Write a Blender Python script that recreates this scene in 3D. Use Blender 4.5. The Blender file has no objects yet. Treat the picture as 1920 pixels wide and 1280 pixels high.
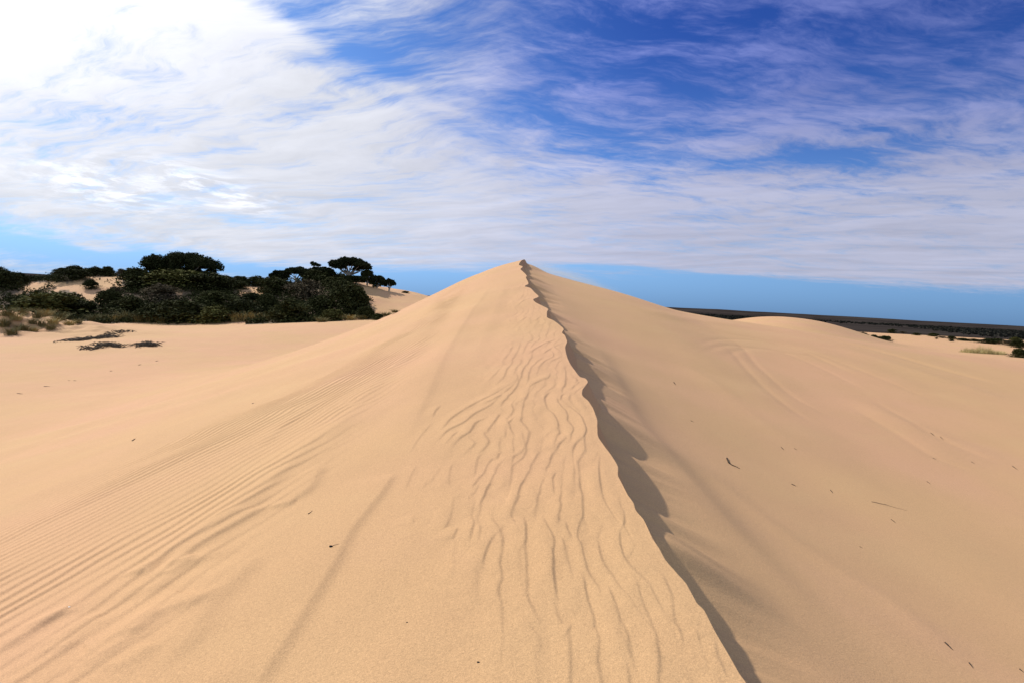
import bpy, math, random
import numpy as np
from mathutils import Matrix, Vector

random.seed(7)
RNG = np.random.default_rng(11)
scene = bpy.context.scene
R = math.radians

# ------------------------------------------------------------------ camera
# the eye is the origin: z = 0 is eye level, +Y is straight ahead
F_PX = 1251.1                      # focal length in pixels of the 1920 px wide photograph
PITCH, ROLL = R(3.3), R(2.96)
cam_d = bpy.data.cameras.new('camera')
cam_d.sensor_width = 36.0
cam_d.lens = 36.0 * F_PX / 1920.0
cam_d.clip_start = 0.05
cam_d.clip_end = 30000
cam = bpy.data.objects.new('camera', cam_d)
scene.collection.objects.link(cam)
fwd = np.array([0, math.cos(PITCH), -math.sin(PITCH)])
up0 = np.array([0, math.sin(PITCH), math.cos(PITCH)])
rgt0 = np.array([1.0, 0, 0])
cr = math.cos(ROLL) * rgt0 + math.sin(ROLL) * up0
cu = -math.sin(ROLL) * rgt0 + math.cos(ROLL) * up0
cam.matrix_world = Matrix(((cr[0], cu[0], -fwd[0], 0), (cr[1], cu[1], -fwd[1], 0), (cr[2], cu[2], -fwd[2], 0), (0, 0, 0, 1)))
scene.camera = cam

# ------------------------------------------------------------------ sun, sky, exposure
SUN_AZ, SUN_EL = R(-47), R(39)     # azimuth measured from +Y towards +X
sun_dir = Vector((math.sin(SUN_AZ) * math.cos(SUN_EL), math.cos(SUN_AZ) * math.cos(SUN_EL), math.sin(SUN_EL)))
sd_ = bpy.data.lights.new('sun', 'SUN')
sd_.energy = 4.2
sd_.angle = R(0.8)
sd_.color = (1.0, 0.95, 0.87)
sun = bpy.data.objects.new('sun', sd_)
sun.rotation_euler = (-sun_dir).to_track_quat('-Z', 'Y').to_euler()
scene.collection.objects.link(sun)

vs = scene.view_settings
vs.view_transform = 'Standard'
vs.look = 'None'
vs.gamma = 1.0
vs.use_curve_mapping = False
vs.exposure = 0.29

world = bpy.data.worlds.new('World')
scene.world = world
world.use_nodes = True
WN, WL = world.node_tree.nodes, world.node_tree.links
WN.clear()


class NT:
    """tiny helper to write node trees as expressions"""
    def __init__(s, nodes, links):
        s.n, s.l = nodes, links

    def put(s, sock, v):
        if isinstance(v, bpy.types.NodeSocket):
            s.l.new(v, sock)
        else:
            sock.default_value = v

    def m(s, op, a, b=0.0, c=0.0, clamp=False):
        n = s.n.new('ShaderNodeMath'); n.operation = op; n.use_clamp = clamp
        s.put(n.inputs[0], a); s.put(n.inputs[1], b); s.put(n.inputs[2], c)
        return n.outputs[0]

    def v(s, op, a, b=(0, 0, 0), out=0):
        n = s.n.new('ShaderNodeVectorMath'); n.operation = op
        s.put(n.inputs[0], a)
        if op == 'SCALE':
            s.put(n.inputs['Scale'], b)
        else:
            s.put(n.inputs[1], b)
        return n.outputs[out]

    def comb(s, x, y, z=0.0):
        n = s.n.new('ShaderNodeCombineXYZ')
        s.put(n.inputs[0], x); s.put(n.inputs[1], y); s.put(n.inputs[2], z)
        return n.outputs[0]

    def sep(s, v):
        n = s.n.new('ShaderNodeSeparateXYZ'); s.put(n.inputs[0], v)
        return n.outputs

    def mapr(s, v, a, b, c=0.0, d=1.0, smooth=True):
        n = s.n.new('ShaderNodeMapRange')
        n.interpolation_type = 'SMOOTHSTEP' if smooth else 'LINEAR'
        s.put(n.inputs['Value'], v)
        for k, q in (('From Min', a), ('From Max', b), ('To Min', c), ('To Max', d)):
            s.put(n.inputs[k], q)
        return n.outputs[0]

    def noise(s, vec, scale, detail=4.0, rough=0.5, dist=0.0, out=0):
        n = s.n.new('ShaderNodeTexNoise')
        s.put(n.inputs['Vector'], vec)
        n.inputs['Scale'].default_value = scale
        n.inputs['Detail'].default_value = detail
        n.inputs['Roughness'].default_value = rough
        n.inputs['Distortion'].default_value = dist
        return n.outputs[out]

    def mix(s, f, a, b, mode='MIX'):
        n = s.n.new('ShaderNodeMix'); n.data_type = 'RGBA'; n.blend_type = mode
        s.put(n.inputs[0], f); s.put(n.inputs[6], a); s.put(n.inputs[7], b)
        return n.outputs[2]

    def rot(s, vec, ang):
        n = s.n.new('ShaderNodeVectorRotate'); n.rotation_type = 'Z_AXIS'
        s.put(n.inputs['Vector'], vec); n.inputs['Angle'].default_value = ang
        return n.outputs[0]


def px_dir(px, py):
    d = fwd + cr * ((px - 960) / F_PX) - cu * ((py - 640) / F_PX)
    return d / np.linalg.norm(d)


def px_azel(px, py):
    d = px_dir(px, py)
    return math.atan2(d[0], d[1]), math.asin(d[2])


def build_world():
    T = NT(WN, WL)
    tc = WN.new('ShaderNodeTexCoord')
    dirv = T.v('NORMALIZE', tc.outputs['Generated'])
    X, Y, Z = T.sep(dirv)[:3]
    sky = WN.new('ShaderNodeTexSky')
    sky.sky_type = 'NISHITA'
    sky.sun_disc = False
    sky.sun_elevation = SUN_EL
    sky.sun_rotation = SUN_AZ
    sky.altitude = 0
    sky.air_density = 1.0
    sky.dust_density = 0.25
    sky.ozone_density = 3.0
    # azimuth / elevation of the view direction
    az = T.m('ARCTAN2', X, Y)
    el = T.m('ARCSINE', Z)
    ae = T.comb(az, el, 0.0)
    # deepen the blue of the clear sky; it is darker towards the right (away from the sun)
    blue = T.v('MULTIPLY', sky.outputs[0], (0.50, 0.70, 1.0))
    deep = T.m('MULTIPLY', T.mapr(el, 0.02, 0.42), T.mapr(az, -0.45, 0.25))
    blue = T.mix(deep, blue, T.v('MULTIPLY', blue, (0.25, 0.36, 0.66)))
    hz = T.mapr(el, -0.02, 0.12, 1.0, 0.0)
    blue = T.mix(T.m('MULTIPLY', hz, 0.75), blue, T.v('MULTIPLY', blue, (0.13, 0.40, 1.02)))

    # the sheet of cirrus: the direction cut with a plane high above
    zz = T.m('ADD', T.m('MAXIMUM', Z, 0.0), 0.07)
    pl = T.comb(T.m('DIVIDE', X, zz), T.m('DIVIDE', Y, zz), 0.0)
    warp = T.v('SCALE', T.v('SUBTRACT', T.noise(pl, 0.55, 3, 0.5, out=1), (0.5, 0.5, 0.5)), 0.9)
    warp = T.v('ADD', warp, T.v('SCALE', T.v('SUBTRACT', T.noise(pl, 2.6, 3, 0.55, out=1), (0.5, 0.5, 0.5)), 0.22))
    plw = T.v('ADD', pl, warp)
    s1 = T.v('MULTIPLY', T.rot(plw, R(38)), (0.34, 1.25, 1.0))      # long streaks
    s2 = T.v('MULTIPLY', T.rot(plw, R(-8)), (0.55, 1.0, 1.0))
    n1 = T.noise(s1, 2.5, 9, 0.62)
    n2 = T.noise(s2, 3.3, 11, 0.62, 0.2)
    n3 = T.noise(T.v('MULTIPLY', T.rot(plw, R(30)), (0.45, 2.4, 1.0)), 5.2, 8, 0.66, 0.15)
    n4 = T.noise(T.v('MULTIPLY', T.rot(plw, R(-25)), (0.8, 1.6, 1.0)), 7.5, 8, 0.65)
    nlo = T.noise(s2, 1.3, 4, 0.5)
    lr = T.mapr(az, -0.25, 0.15)
    nn = T.m('ADD', T.m('MULTIPLY', n1, T.m('SUBTRACT', 1.0, lr)), T.m('MULTIPLY', n2, lr))
    nf = T.m('ADD', T.m('MULTIPLY', n3, T.m('SUBTRACT', 1.0, lr)), T.m('MULTIPLY', n4, lr))
    nz = T.m('ADD', T.m('MULTIPLY', T.m('SUBTRACT', nn, 0.5), 2.5), T.m('MULTIPLY', T.m('SUBTRACT', nf, 0.5), 1.35))
    nz = T.m('ADD', nz, T.m('MULTIPLY', T.m('SUBTRACT', nlo, 0.5), 0.6))

    nz = T.m('MULTIPLY', nz, T.mapr(el, 0.02, 0.24, 0.52, 1.0))
    # how much cloud stands where: (px, py of the photograph -> direction, half widths in px, tilt, weight)
    def blob(px, py, wx, wy, tilt, w, soft=1.0):
        a, e = px_azel(px, py)
        q = T.v('SUBTRACT', ae, (a, e, 0.0))
        if tilt:
            q = T.rot(q, R(tilt))
        q = T.v('MULTIPLY', q, (F_PX / wx, F_PX / wy, 0.0))
        ln = T.v('LENGTH', q, out=1)
        g = T.m('EXPONENT', T.m('MULTIPLY', T.m('MULTIPLY', ln, ln), -soft))
        return T.m('MULTIPLY', g, w)
    cosang0 = T.v('DOT_PRODUCT', dirv, (sun_dir.x, sun_dir.y, sun_dir.z), out=1)
    cover = 0.44
    for b in ((60, 60, 520, 420, 0, .50), (330, 260, 520, 180, 6, .42), (700, 330, 500, 90, 3, .34),
              (1250, 400, 620, 75, 2, .46), (1800, 380, 420, 80, -4, .52), (700, 430, 520, 60, 5, .42),
              (1500, 460, 520, 50, 1, .30), (1880, 480, 300, 40, 3, .30), (500, 460, 200, 30, 0, .2),
              (470, 110, 200, 60, 18, .2), (760, 160, 170, 26, 18, .22), (640, 260, 260, 60, 12, .25),
              (1420, 150, 110, 60, -10, .30), (1080, 200, 260, 40, 8, .18), (1380, 260, 240, 26, -3, .34), (1560, 225, 120, 12, -6, .25),
              # clear patches
              (130, 470, 260, 34, 4, -.85), (1750, 576, 800, 26, 2.5, -1.3), (1150, 560, 400, 22, 2, -.8),
              (380, 392, 130, 17, 12, -.75), (600, 430, 130, 9, 6, -.6), (830, 545, 180, 34, 2, -.9),
              (560, 516, 300, 10, 3, -.55), (690, 50, 150, 50, 20, -.30), (1000, 130, 200, 100, 20, -.22),
              (1200, 285, 130, 26, 3, -.35), (1540, 296, 190, 18, -4, -.45), (880, 320, 110, 20, 5, -.4),
              (640, 85, 200, 22, 20, -.3), (560, 30, 170, 40, 20, -.35), (520, 150, 160, 14, 18, -.3), (330, 160, 130, 10, 12, -.25), (430, 250, 220, 10, 8, -.25), (740, 190, 250, 13, 16, -.28), (1130, 40, 120, 60, 10, -.30), (1060, 235, 140, 30, 10, -.2),
              (1100, 500, 60, 6, 0, -.8), (1210, 502, 90, 6, 2, -.9), (1340, 520, 140, 6, 2, -.6), (1640, 468, 260, 8, -3, -.25), (1090, 522, 90, 8, 0, .3), (1620, 120, 70, 45, 60, -.30), (1860, 30, 260, 60, 0, -.15),
              (1740, 180, 60, 30, 30, -.25), (1290, 230, 120, 20, 4, -.25),
              (180, 462, 40, 9, 3, .85), (650, 478, 330, 16, 3, .55), (1130, 492, 220, 16, 2, .5), (1620, 492, 420, 26, 2, .55), (1250, 470, 300, 20, 2, .35), (1280, 508, 90, 8, 2, .3), (700, 262, 60, 6, -24, .25)):
        cover = T.m('ADD', cover, blob(*b))
    cover = T.m('SUBTRACT', 0.95, T.m('MULTIPLY', 0.13, T.m('LOGARITHM', T.m('ADD', 1.0, T.m('EXPONENT', T.m('DIVIDE', T.m('SUBTRACT', 0.95, cover), 0.13))), math.e)))
    cover = T.m('ADD', cover, T.m('MULTIPLY', T.mapr(cosang0, 0.84, 0.98), 0.22))
    dens = T.m('MULTIPLY', T.mapr(T.m('ADD', cover, nz), 0.02, 1.08), 0.95)
    rear_fill = T.mapr(Y, 0.15, -0.35)  # unseen bright cloud added behind the camera to fill the lee and shadows
    dens = T.m('MAXIMUM', dens, T.m('MULTIPLY', rear_fill, 0.8))
    dens = T.m('MULTIPLY', dens, T.mapr(el, -0.01, 0.02))
    dens = T.m('MULTIPLY', dens, T.m('SUBTRACT', 1.0, T.m('MULTIPLY', T.mapr(az, 0.0, 0.5), T.mapr(el, 0.16, 0.36, 0.0, 0.25))))
    # brightness: glows towards the sun, lavender grey far from it, raised again in the added rear cloud
    sdv = (sun_dir.x, sun_dir.y, sun_dir.z)
    cosang = T.v('DOT_PRODUCT', dirv, sdv, out=1)
    glow = T.m('POWER', T.mapr(cosang, 0.5, 1.0, 0.0, 1.0, False), 7.5)
    high = T.m('MULTIPLY', T.mapr(el, 0.14, 0.34), T.mapr(az, -0.25, 0.15))
    lit = T.m('ADD', T.m('ADD', T.m('SUBTRACT', 6.3, T.m('MULTIPLY', high, 0.3)), T.mapr(cosang, 0.35, 0.75, -1.0, 0.35)), T.m('MULTIPLY', glow, 15.0))
    lit = T.m('ADD', lit, T.m('MULTIPLY', rear_fill, 5.2))
    tex = T.mapr(T.noise(s1, 2.6, 8, 0.6), 0.25, 0.75, 0.86, 1.14, False)
    ccol = T.mix(T.mapr(cosang, 0.45, 0.85), (0.76, 0.78, 1.0, 1), (0.93, 0.94, 1.0, 1))
    ccol = T.mix(T.mapr(cosang, 0.86, 0.97), ccol, (1.0, 0.99, 0.93, 1))
    ccol = T.mix(high, ccol, (0.37, 0.44, 1.0, 1))
    ccol = T.mix(rear_fill, ccol, (0.76, 0.92, 1.12, 1))
    cloud = T.v('SCALE', ccol, T.m('MULTIPLY', lit, tex))
    # thicker bright heads low on the left
    heads = T.m('ADD', blob(190, 350, 90, 28, 10, 1.0), blob(400, 355, 110, 24, 14, 1.0))
    heads = T.m('MULTIPLY', heads, T.mapr(T.noise(plw, 4.5, 8, 0.62), 0.42, 0.62))
    cloud = T.mix(T.m('MULTIPLY', heads, 0.9, clamp=True), cloud, T.v('SCALE', cloud, 1.55))
    col = T.mix(T.m('MAXIMUM', dens, T.m('MULTIPLY', heads, 0.8, clamp=True)), blue, cloud)
    bg = WN.new('ShaderNodeBackground')
    bg.inputs['Strength'].default_value = 0.10
    WL.new(col, bg.inputs['Color'])
    out = WN.new('ShaderNodeOutputWorld')
    WL.new(bg.outputs[0], out.inputs['Surface'])


build_world()

# ------------------------------------------------------------------ noise and curves
def _hash(ix, iy, seed):
    h = (ix.astype(np.int64) * 374761393 + iy.astype(np.int64) * 668265263 + seed * 974634777) & 0x7fffffff
    h = ((h ^ (h >> 13)) * 1274126177) & 0x7fffffff
    h = h ^ (h >> 16)
    return (h & 0xffff) / 32767.5 - 1.0


def vn(x, y, seed=0):
    x = np.asarray(x, float); y = np.asarray(y, float)
    x, y = np.broadcast_arrays(x, y)
    ix = np.floor(x); iy = np.floor(y)
    fx = x - ix; fy = y - iy
    fx = fx * fx * fx * (fx * (fx * 6 - 15) + 10); fy = fy * fy * fy * (fy * (fy * 6 - 15) + 10)
    a = _hash(ix, iy, seed); b = _hash(ix + 1, iy, seed)
    c = _hash(ix, iy + 1, seed); d = _hash(ix + 1, iy + 1, seed)
    return (a + (b - a) * fx) * (1 - fy) + (c + (d - c) * fx) * fy


def fbm(x, y, seed=0, oct=4, g=0.5):
    s = 0; a = 1; t = 0
    for i in range(oct):
        s = s + a * vn(x, y, seed + 17 * i); t += a
        x = x * 2.03 + 5.3; y = y * 2.03 - 3.1; a *= g
    return s / t


def sst(x, a, b):
    t = np.clip((x - a) / (b - a), 0, 1)
    return t * t * (3 - 2 * t)


def curve(xs, ys):
    """monotone-ish cubic through the points"""
    xs = np.array(xs, float); ys = np.array(ys, float)
    h = np.diff(xs); dl = np.diff(ys) / h
    m = np.zeros_like(ys)
    m[1:-1] = np.where(dl[:-1] * dl[1:] > 0, 2 * dl[:-1] * dl[1:] / np.where(dl[:-1] + dl[1:] == 0, 1, dl[:-1] + dl[1:]), 0)
    m[0] = dl[0]; m[-1] = dl[-1]

    def f(x):
        x = np.clip(np.asarray(x, float), xs[0], xs[-1])
        i = np.clip(np.searchsorted(xs, x) - 1, 0, len(xs) - 2)
        t = (x - xs[i]) / h[i]
        t2 = t * t; t3 = t2 * t
        return ((2 * t3 - 3 * t2 + 1) * ys[i] + (t3 - 2 * t2 + t) * h[i] * m[i]
                + (-2 * t3 + 3 * t2) * ys[i + 1] + (t3 - t2) * h[i] * m[i + 1])
    return f


# ------------------------------------------------------------------ the lie of the land
zc = curve([-8, 0, 2.5, 5, 8, 12, 18, 24, 29, 31.5, 34, 45, 60, 80],
           [-1.6, -1.55, -1.5, -1.36, -1.06, -.55, .30, 1.22, 1.86, 2.02, 1.85, .0, -2.4, -3.6])

CREST_PX = [(1400, 1280), (1385, 1258), (1366, 1225), (1345, 1190), (1322, 1145), (1306, 1128), (1290, 1098), (1268, 1072), (1246, 1045),
            (1238, 1030), (1224, 1008), (1208, 975), (1192, 955), (1188, 942), (1176, 925), (1166, 905), (1160, 893), (1158, 872), (1148, 855), (1134, 836),
            (1122, 818), (1120, 800), (1119, 782), (1113, 767), (1104, 752), (1092, 740), (1092, 731), (1098, 722), (1102, 714), (1098, 709), (1088, 706),
            (1078, 694), (1069, 681), (1064, 670), (1060, 652), (1063, 638), (1060, 630), (1054, 624), (1057, 617),
            (1050, 610), (1038, 601), (1026, 595), (1026, 584), (1028, 580), (1018, 574), (1003, 566), (1000, 562), (1010, 556),
            (1003, 549), (994, 540), (984, 537), (991, 532), (986, 519), (988, 518.5), (980, 509), (976, 505), (980, 500), (973, 497), (976, 491)]


def crest_points():
    P = []
    for px, py in CREST_PX:
        d = px_dir(px, py)
        ys = np.linspace(1.5, 31.3, 6000)
        g = zc(ys) - ys * d[2] / d[1]
        k = np.where(np.diff(np.sign(g)) != 0)[0]
        y = ys[k[0]] if len(k) else 31.3
        P.append((y, y * d[0] / d[1]))
    P.sort()
    out = [P[0]]
    for p in P[1:]:
        if p[0] > out[-1][0] + 0.01:
            out.append(p)
    return out


CP = crest_points()
_cy = np.array([-8.0, 0.0] + [p[0] for p in CP] + [34, 45, 90])
_cx = np.array([1.1, 1.0] + [p[1] for p in CP] + [.6, 1.5, 4])
xc = curve(_cy, _cx)
_ys = np.linspace(-8, 90, 3000)
_k = np.exp(-np.linspace(-2.2, 2.2, 81) ** 2); _k /= _k.sum()
_xs = np.convolve(np.pad(xc(_ys), 40, mode='edge'), _k, mode='valid')


def xs(y):
    return np.interp(y, _ys, _xs)


LN = curve([0, 1, 2, 5, 9, 14, 20, 30], [0, .025, .065, .26, .55, .86, .98, 1])
LF = curve([0, 1, 2, 5.7, 9.7, 14.5, 20, 30], [0, .045, .11, .40, .65, .87, .97, 1])
RN = curve([0, 1, 2, 4, 6, 9, 13, 30], [0, .22, .42, .72, .87, .96, .99, 1])
RF = curve([0, 5, 7.3, 12.5, 17, 23, 30], [0, .38, .54, .70, .84, .95, 1])
FR = curve([-8, 6, 10, 20, 30, 45, 60, 100, 150, 300, 500], [-3.25, -3.25, -3.05, -2.3, -1.55, -1.75, -2.5, -2.9, -3.2, -3.6, -6.8])
HILL = curve([-200, -130, -96, -85, -80, -73, -57, -47, -42, -35, -28, -23, -19, -14, -6, 4],
             [-4.6, -2.5, -.8, -.2, -.9, .35, 1.0, .8, .6, .8, 2.0, 1.6, 1.0, .3, -2.2, -3])


def floor_left(x, y):
    base = -5 + sst(y, 40, 80) * np.clip((x + 45) * .073, 0, 2.4) * sst(x, -60, -20)
    h = HILL(x * 110 / np.maximum(y, 60)) - base
    w = sst(y, 80, 109) * (1 - .85 * sst(y, 122, 190))
    n = fbm(x * .07, y * .07, 5, 3) * .8 + fbm(x * .25, y * .25, 6, 2) * .22
    base = base + np.maximum(h, 0) * w + n * w * 1.1 * sst(y, 82, 90)
    # grassy hummock at the left
    q = ((x + 50) / 13.0) ** 2 + ((y - 62) / 6.5) ** 2
    hm = np.exp(-q ** 1.8) * (1.35 + 1.3 * fbm(x * .36, y * .36, 8, 3))
    return base + hm + .10 * fbm(x * .09, y * .09, 9, 3) * sst(np.abs(x), 8, 16)


def floor_right(x, y):
    f = FR(y)
    # bright hump beyond the shoulder
    q = ((x - 34 * y / 82) / (11 * y / 82)) ** 2 + ((y - 96) / 30) ** 2
    f = f + 2.95 * np.exp(-q ** 1.15)
    f = f + .14 * fbm(x * .06, y * .06, 21, 3) * sst(y, 35, 60)
    return f - .9 * sst(x, 30, 70) * sst(y, 30, 60)


def lip(y):
    base = np.interp(y, [0, 2.4, 4, 6, 10, 20, 31, 40], [.26, .29, .34, .34, .38, .38, .27, .2])
    return base, base * (.44 * vn(y * 1.05, 0.3, 40) + .20 * vn(y * 3.1, 0.7, 41) + .025 * vn(y * 7, 0.2, 42))


def height(x, y):
    x = np.asarray(x, float); y = np.asarray(y, float)
    x, y = np.broadcast_arrays(x, y)
    c = xc(y); s = xs(y); z0 = zc(y)
    d = x - c
    wf = sst(y, 5, 28)
    # windward side
    dl = np.maximum(-(x - s) , 0)
    dl = np.where(d < 0, np.maximum(-d, 0) * np.exp(d / .5) + np.maximum(-(x - s), 0) * (1 - np.exp(d / .5)), 0)
    fl = floor_left(x, y)
    prof = LN(dl) * (1 - wf) + LF(dl) * wf
    zl = z0 + (fl - z0) * prof
    # lee side: a steep little lip, then a long smooth slope
    e = np.exp(-np.maximum(d, 0) / .55)
    dr = np.where(d >= 0, np.maximum(d, 0) * e + np.maximum(x - s, 0) * (1 - e), 0)
    L0, L1 = lip(y)
    L = L0 + L1 * (1 - sst(dr, .3, 1.3))
    fr = floor_right(x, y)
    prof = RN(dr) * (1 - wf) + RF(dr) * wf
    zr = z0 + (fr - z0) * prof - L * np.clip(np.maximum(d, 0) / (.5 * L0 + .02), 0, 1) ** .85 * (1 - .75 * sst(dr, .7, 5))
    # soft flutes in the lee where sand slides down
    fl_ = vn(y * 1.5 + dr * 1.35, dr * .22, 33) * .010 * sst(dr, .1, .5) * (1 - sst(dr, .8, 2.2)) * (1 - .8 * sst(y, 7, 14)) 
    zr = zr + fl_
    return np.where(d < 0, zl, zr)


def ground(px, py, tmin=1.5, tmax=380):
    """where the ray of a photo pixel meets the land"""
    d = px_dir(px, py); d = d / d[1]
    t = np.exp(np.linspace(math.log(tmin), math.log(tmax), 2500))
    g = t * d[2] - height(t * d[0], t)
    k = np.where(g < 0)[0]
    if len(k) == 0:
        return None
    k = max(k[0], 1)
    a, b = t[k - 1], t[k]
    for _ in range(18):
        m = (a + b) / 2
        if m * d[2] - float(height(m * d[0], m)) < 0: b = m
        else: a = m
    return np.array([b * d[0], b, float(height(b * d[0], b))])


def project(x, y, z):
    f = y * fwd[1] + z * fwd[2] + x * fwd[0]
    u = x * cr[0] + y * cr[1] + z * cr[2]
    v = x * cu[0] + y * cu[1] + z * cu[2]
    return 960 + F_PX * u / f, 640 - F_PX * v / f


# ------------------------------------------------------------------ traced ripples and creases
def C5(*p): return [(640 + a / 3, 660 + b / 3) for a, b in p]
def C1(*p): return [(1000 + a / 2.087, 860 + b / 2.087) for a, b in p]
def C8(*p): return [(400 + a / 2.743, 860 + b / 2.743) for a, b in p]
def C3(*p): return [(840 + a / 4, 460 + b / 4) for a, b in p]
def CL(*p): return [(a / 3.048, 860 + b / 3.048) for a, b in p]


RIPPLES = [
    C5((1030, 70), (985, 100), (990, 150), (930, 190), (800, 260), (690, 320), (600, 385), (550, 455), (500, 500), (440, 560)),
    C5((515, 385), (430, 490), (370, 590)), C5((560, 290), (520, 340), (510, 370)),
    C5((900, 235), (830, 300), (740, 350), (680, 400), (600, 440), (540, 500), (450, 575)),
    C5((900, 330), (850, 400), (800, 470)), C5((870, 345), (750, 400), (720, 450), (660, 490), (600, 560)),
    C5((660, 440), (610, 490), (570, 540)), C5((760, 330), (700, 370), (640, 400)),
    C5((1250, 85), (1180, 100), (1160, 135), (1100, 160), (1060, 190), (1040, 250), (975, 310)),
    C5((1200, 205), (1150, 240), (1125, 290)), C5((1340, 160), (1310, 190)),
    C5((1250, 215), (1230, 240), (1250, 280), (1300, 320), (1350, 370), (1370, 420), (1360, 475), (1310, 520), (1295, 560),
       (1305, 640), (1305, 740), (1315, 850), (1360, 950), (1400, 1040), (1425, 1130)),
    C5((1130, 300), (1190, 350), (1215, 400), (1205, 435), (1160, 460), (1145, 490)),
    C5((1250, 450), (1260, 480), (1220, 520), (1190, 580)),
    C5((1020, 350), (995, 400), (1015, 460), (1030, 530), (1000, 575), (965, 590), (955, 640), (945, 740), (930, 830), (915, 920), (880, 970)),
    C5((990, 350), (925, 420), (915, 500)), C5((965, 530), (965, 600)), C5((870, 610), (880, 575), (920, 560)),
    C5((830, 545), (760, 600), (750, 650), (745, 700), (705, 750)), C5((650, 600), (610, 650), (600, 740), (620, 790)),
    C5((780, 745), (720, 825)), C5((550, 630), (510, 680), (440, 790)), C5((430, 620), (390, 690), (345, 800)),
    C5((825, 795), (740, 870), (725, 920), (740, 960), (720, 1040), (715, 1160)),
    C5((1220, 635), (1180, 700), (1190, 780), (1195, 870)),
    C5((1470, 535), (1445, 600), (1450, 740), (1470, 830), (1520, 910), (1590, 990), (1640, 1070), (1630, 1120), (1560, 1180), (1500, 1230)),
    C5((1005, 890), (1030, 980), (1030, 1060), (990, 1140), (985, 1250)), C5((630, 790), (610, 920), (550, 1050)),
    C5((1100, 840), (1040, 900)), C5((395, 920), (400, 980)), C5((1120, 900), (1140, 960), (1190, 1060), (1170, 1180)),
    C1((190, 400), (190, 440), (205, 540), (230, 620), (215, 710), (170, 750)), C1((300, 450), (290, 500), (320, 580), (340, 660), (370, 760), (410, 870)),
    C1((35, 300), (70, 330), (70, 430), (85, 540), (120, 600)), C1((485, 420), (530, 520), (545, 640), (570, 740), (600, 850)),
    C1((350, 410), (400, 480), (430, 580), (470, 680), (430, 760)), C1((120, 235), (130, 280), (155, 330)),
    C1((700, 690), (720, 790), (760, 870)), C1((620, 640), (660, 760), (690, 860)), C1((100, 30), (70, 90), (80, 190)),
    C8((1600, 370), (1570, 500), (1575, 600), (1600, 700), (1640, 780), (1700, 880), (1760, 960)),
    C8((1690, 270), (1720, 400), (1740, 500), (1740, 620), (1770, 740)),
    C8((1500, 330), (1400, 470), (1380, 540), (1390, 600)), C8((1260, 350), (1220, 430)), C8((1180, 30), (1100, 140)),
    C8((1840, 830), (1810, 900), (1780, 960)), C8((1900, 600), (1880, 720), (1900, 820)),
    C3((860, 685), (720, 740), (560, 840)), C3((885, 720), (780, 770), (680, 830)),
    C3((580, 885), (510, 930), (520, 1000), (400, 1060), (300, 1130), (180, 1190), (80, 1270)),
    C3((870, 910), (770, 950), (750, 990), (690, 1010), (590, 1080), (580, 1140), (510, 1190), (500, 1250)),
    C3((650, 390), (580, 410), (510, 460)), C3((570, 310), (520, 318), (440, 330)), C3((540, 165), (500, 172), (450, 172)),
    C3((420, 1100), (340, 1150), (240, 1200)), C3((700, 530), (650, 570)), C3((600, 530), (530, 580)),
    C3((1040, 1040), (960, 1090), (930, 1130)), C3((930, 1100), (850, 1120), (840, 1170)), C3((520, 1010), (470, 1060), (400, 1110)),
]
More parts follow.
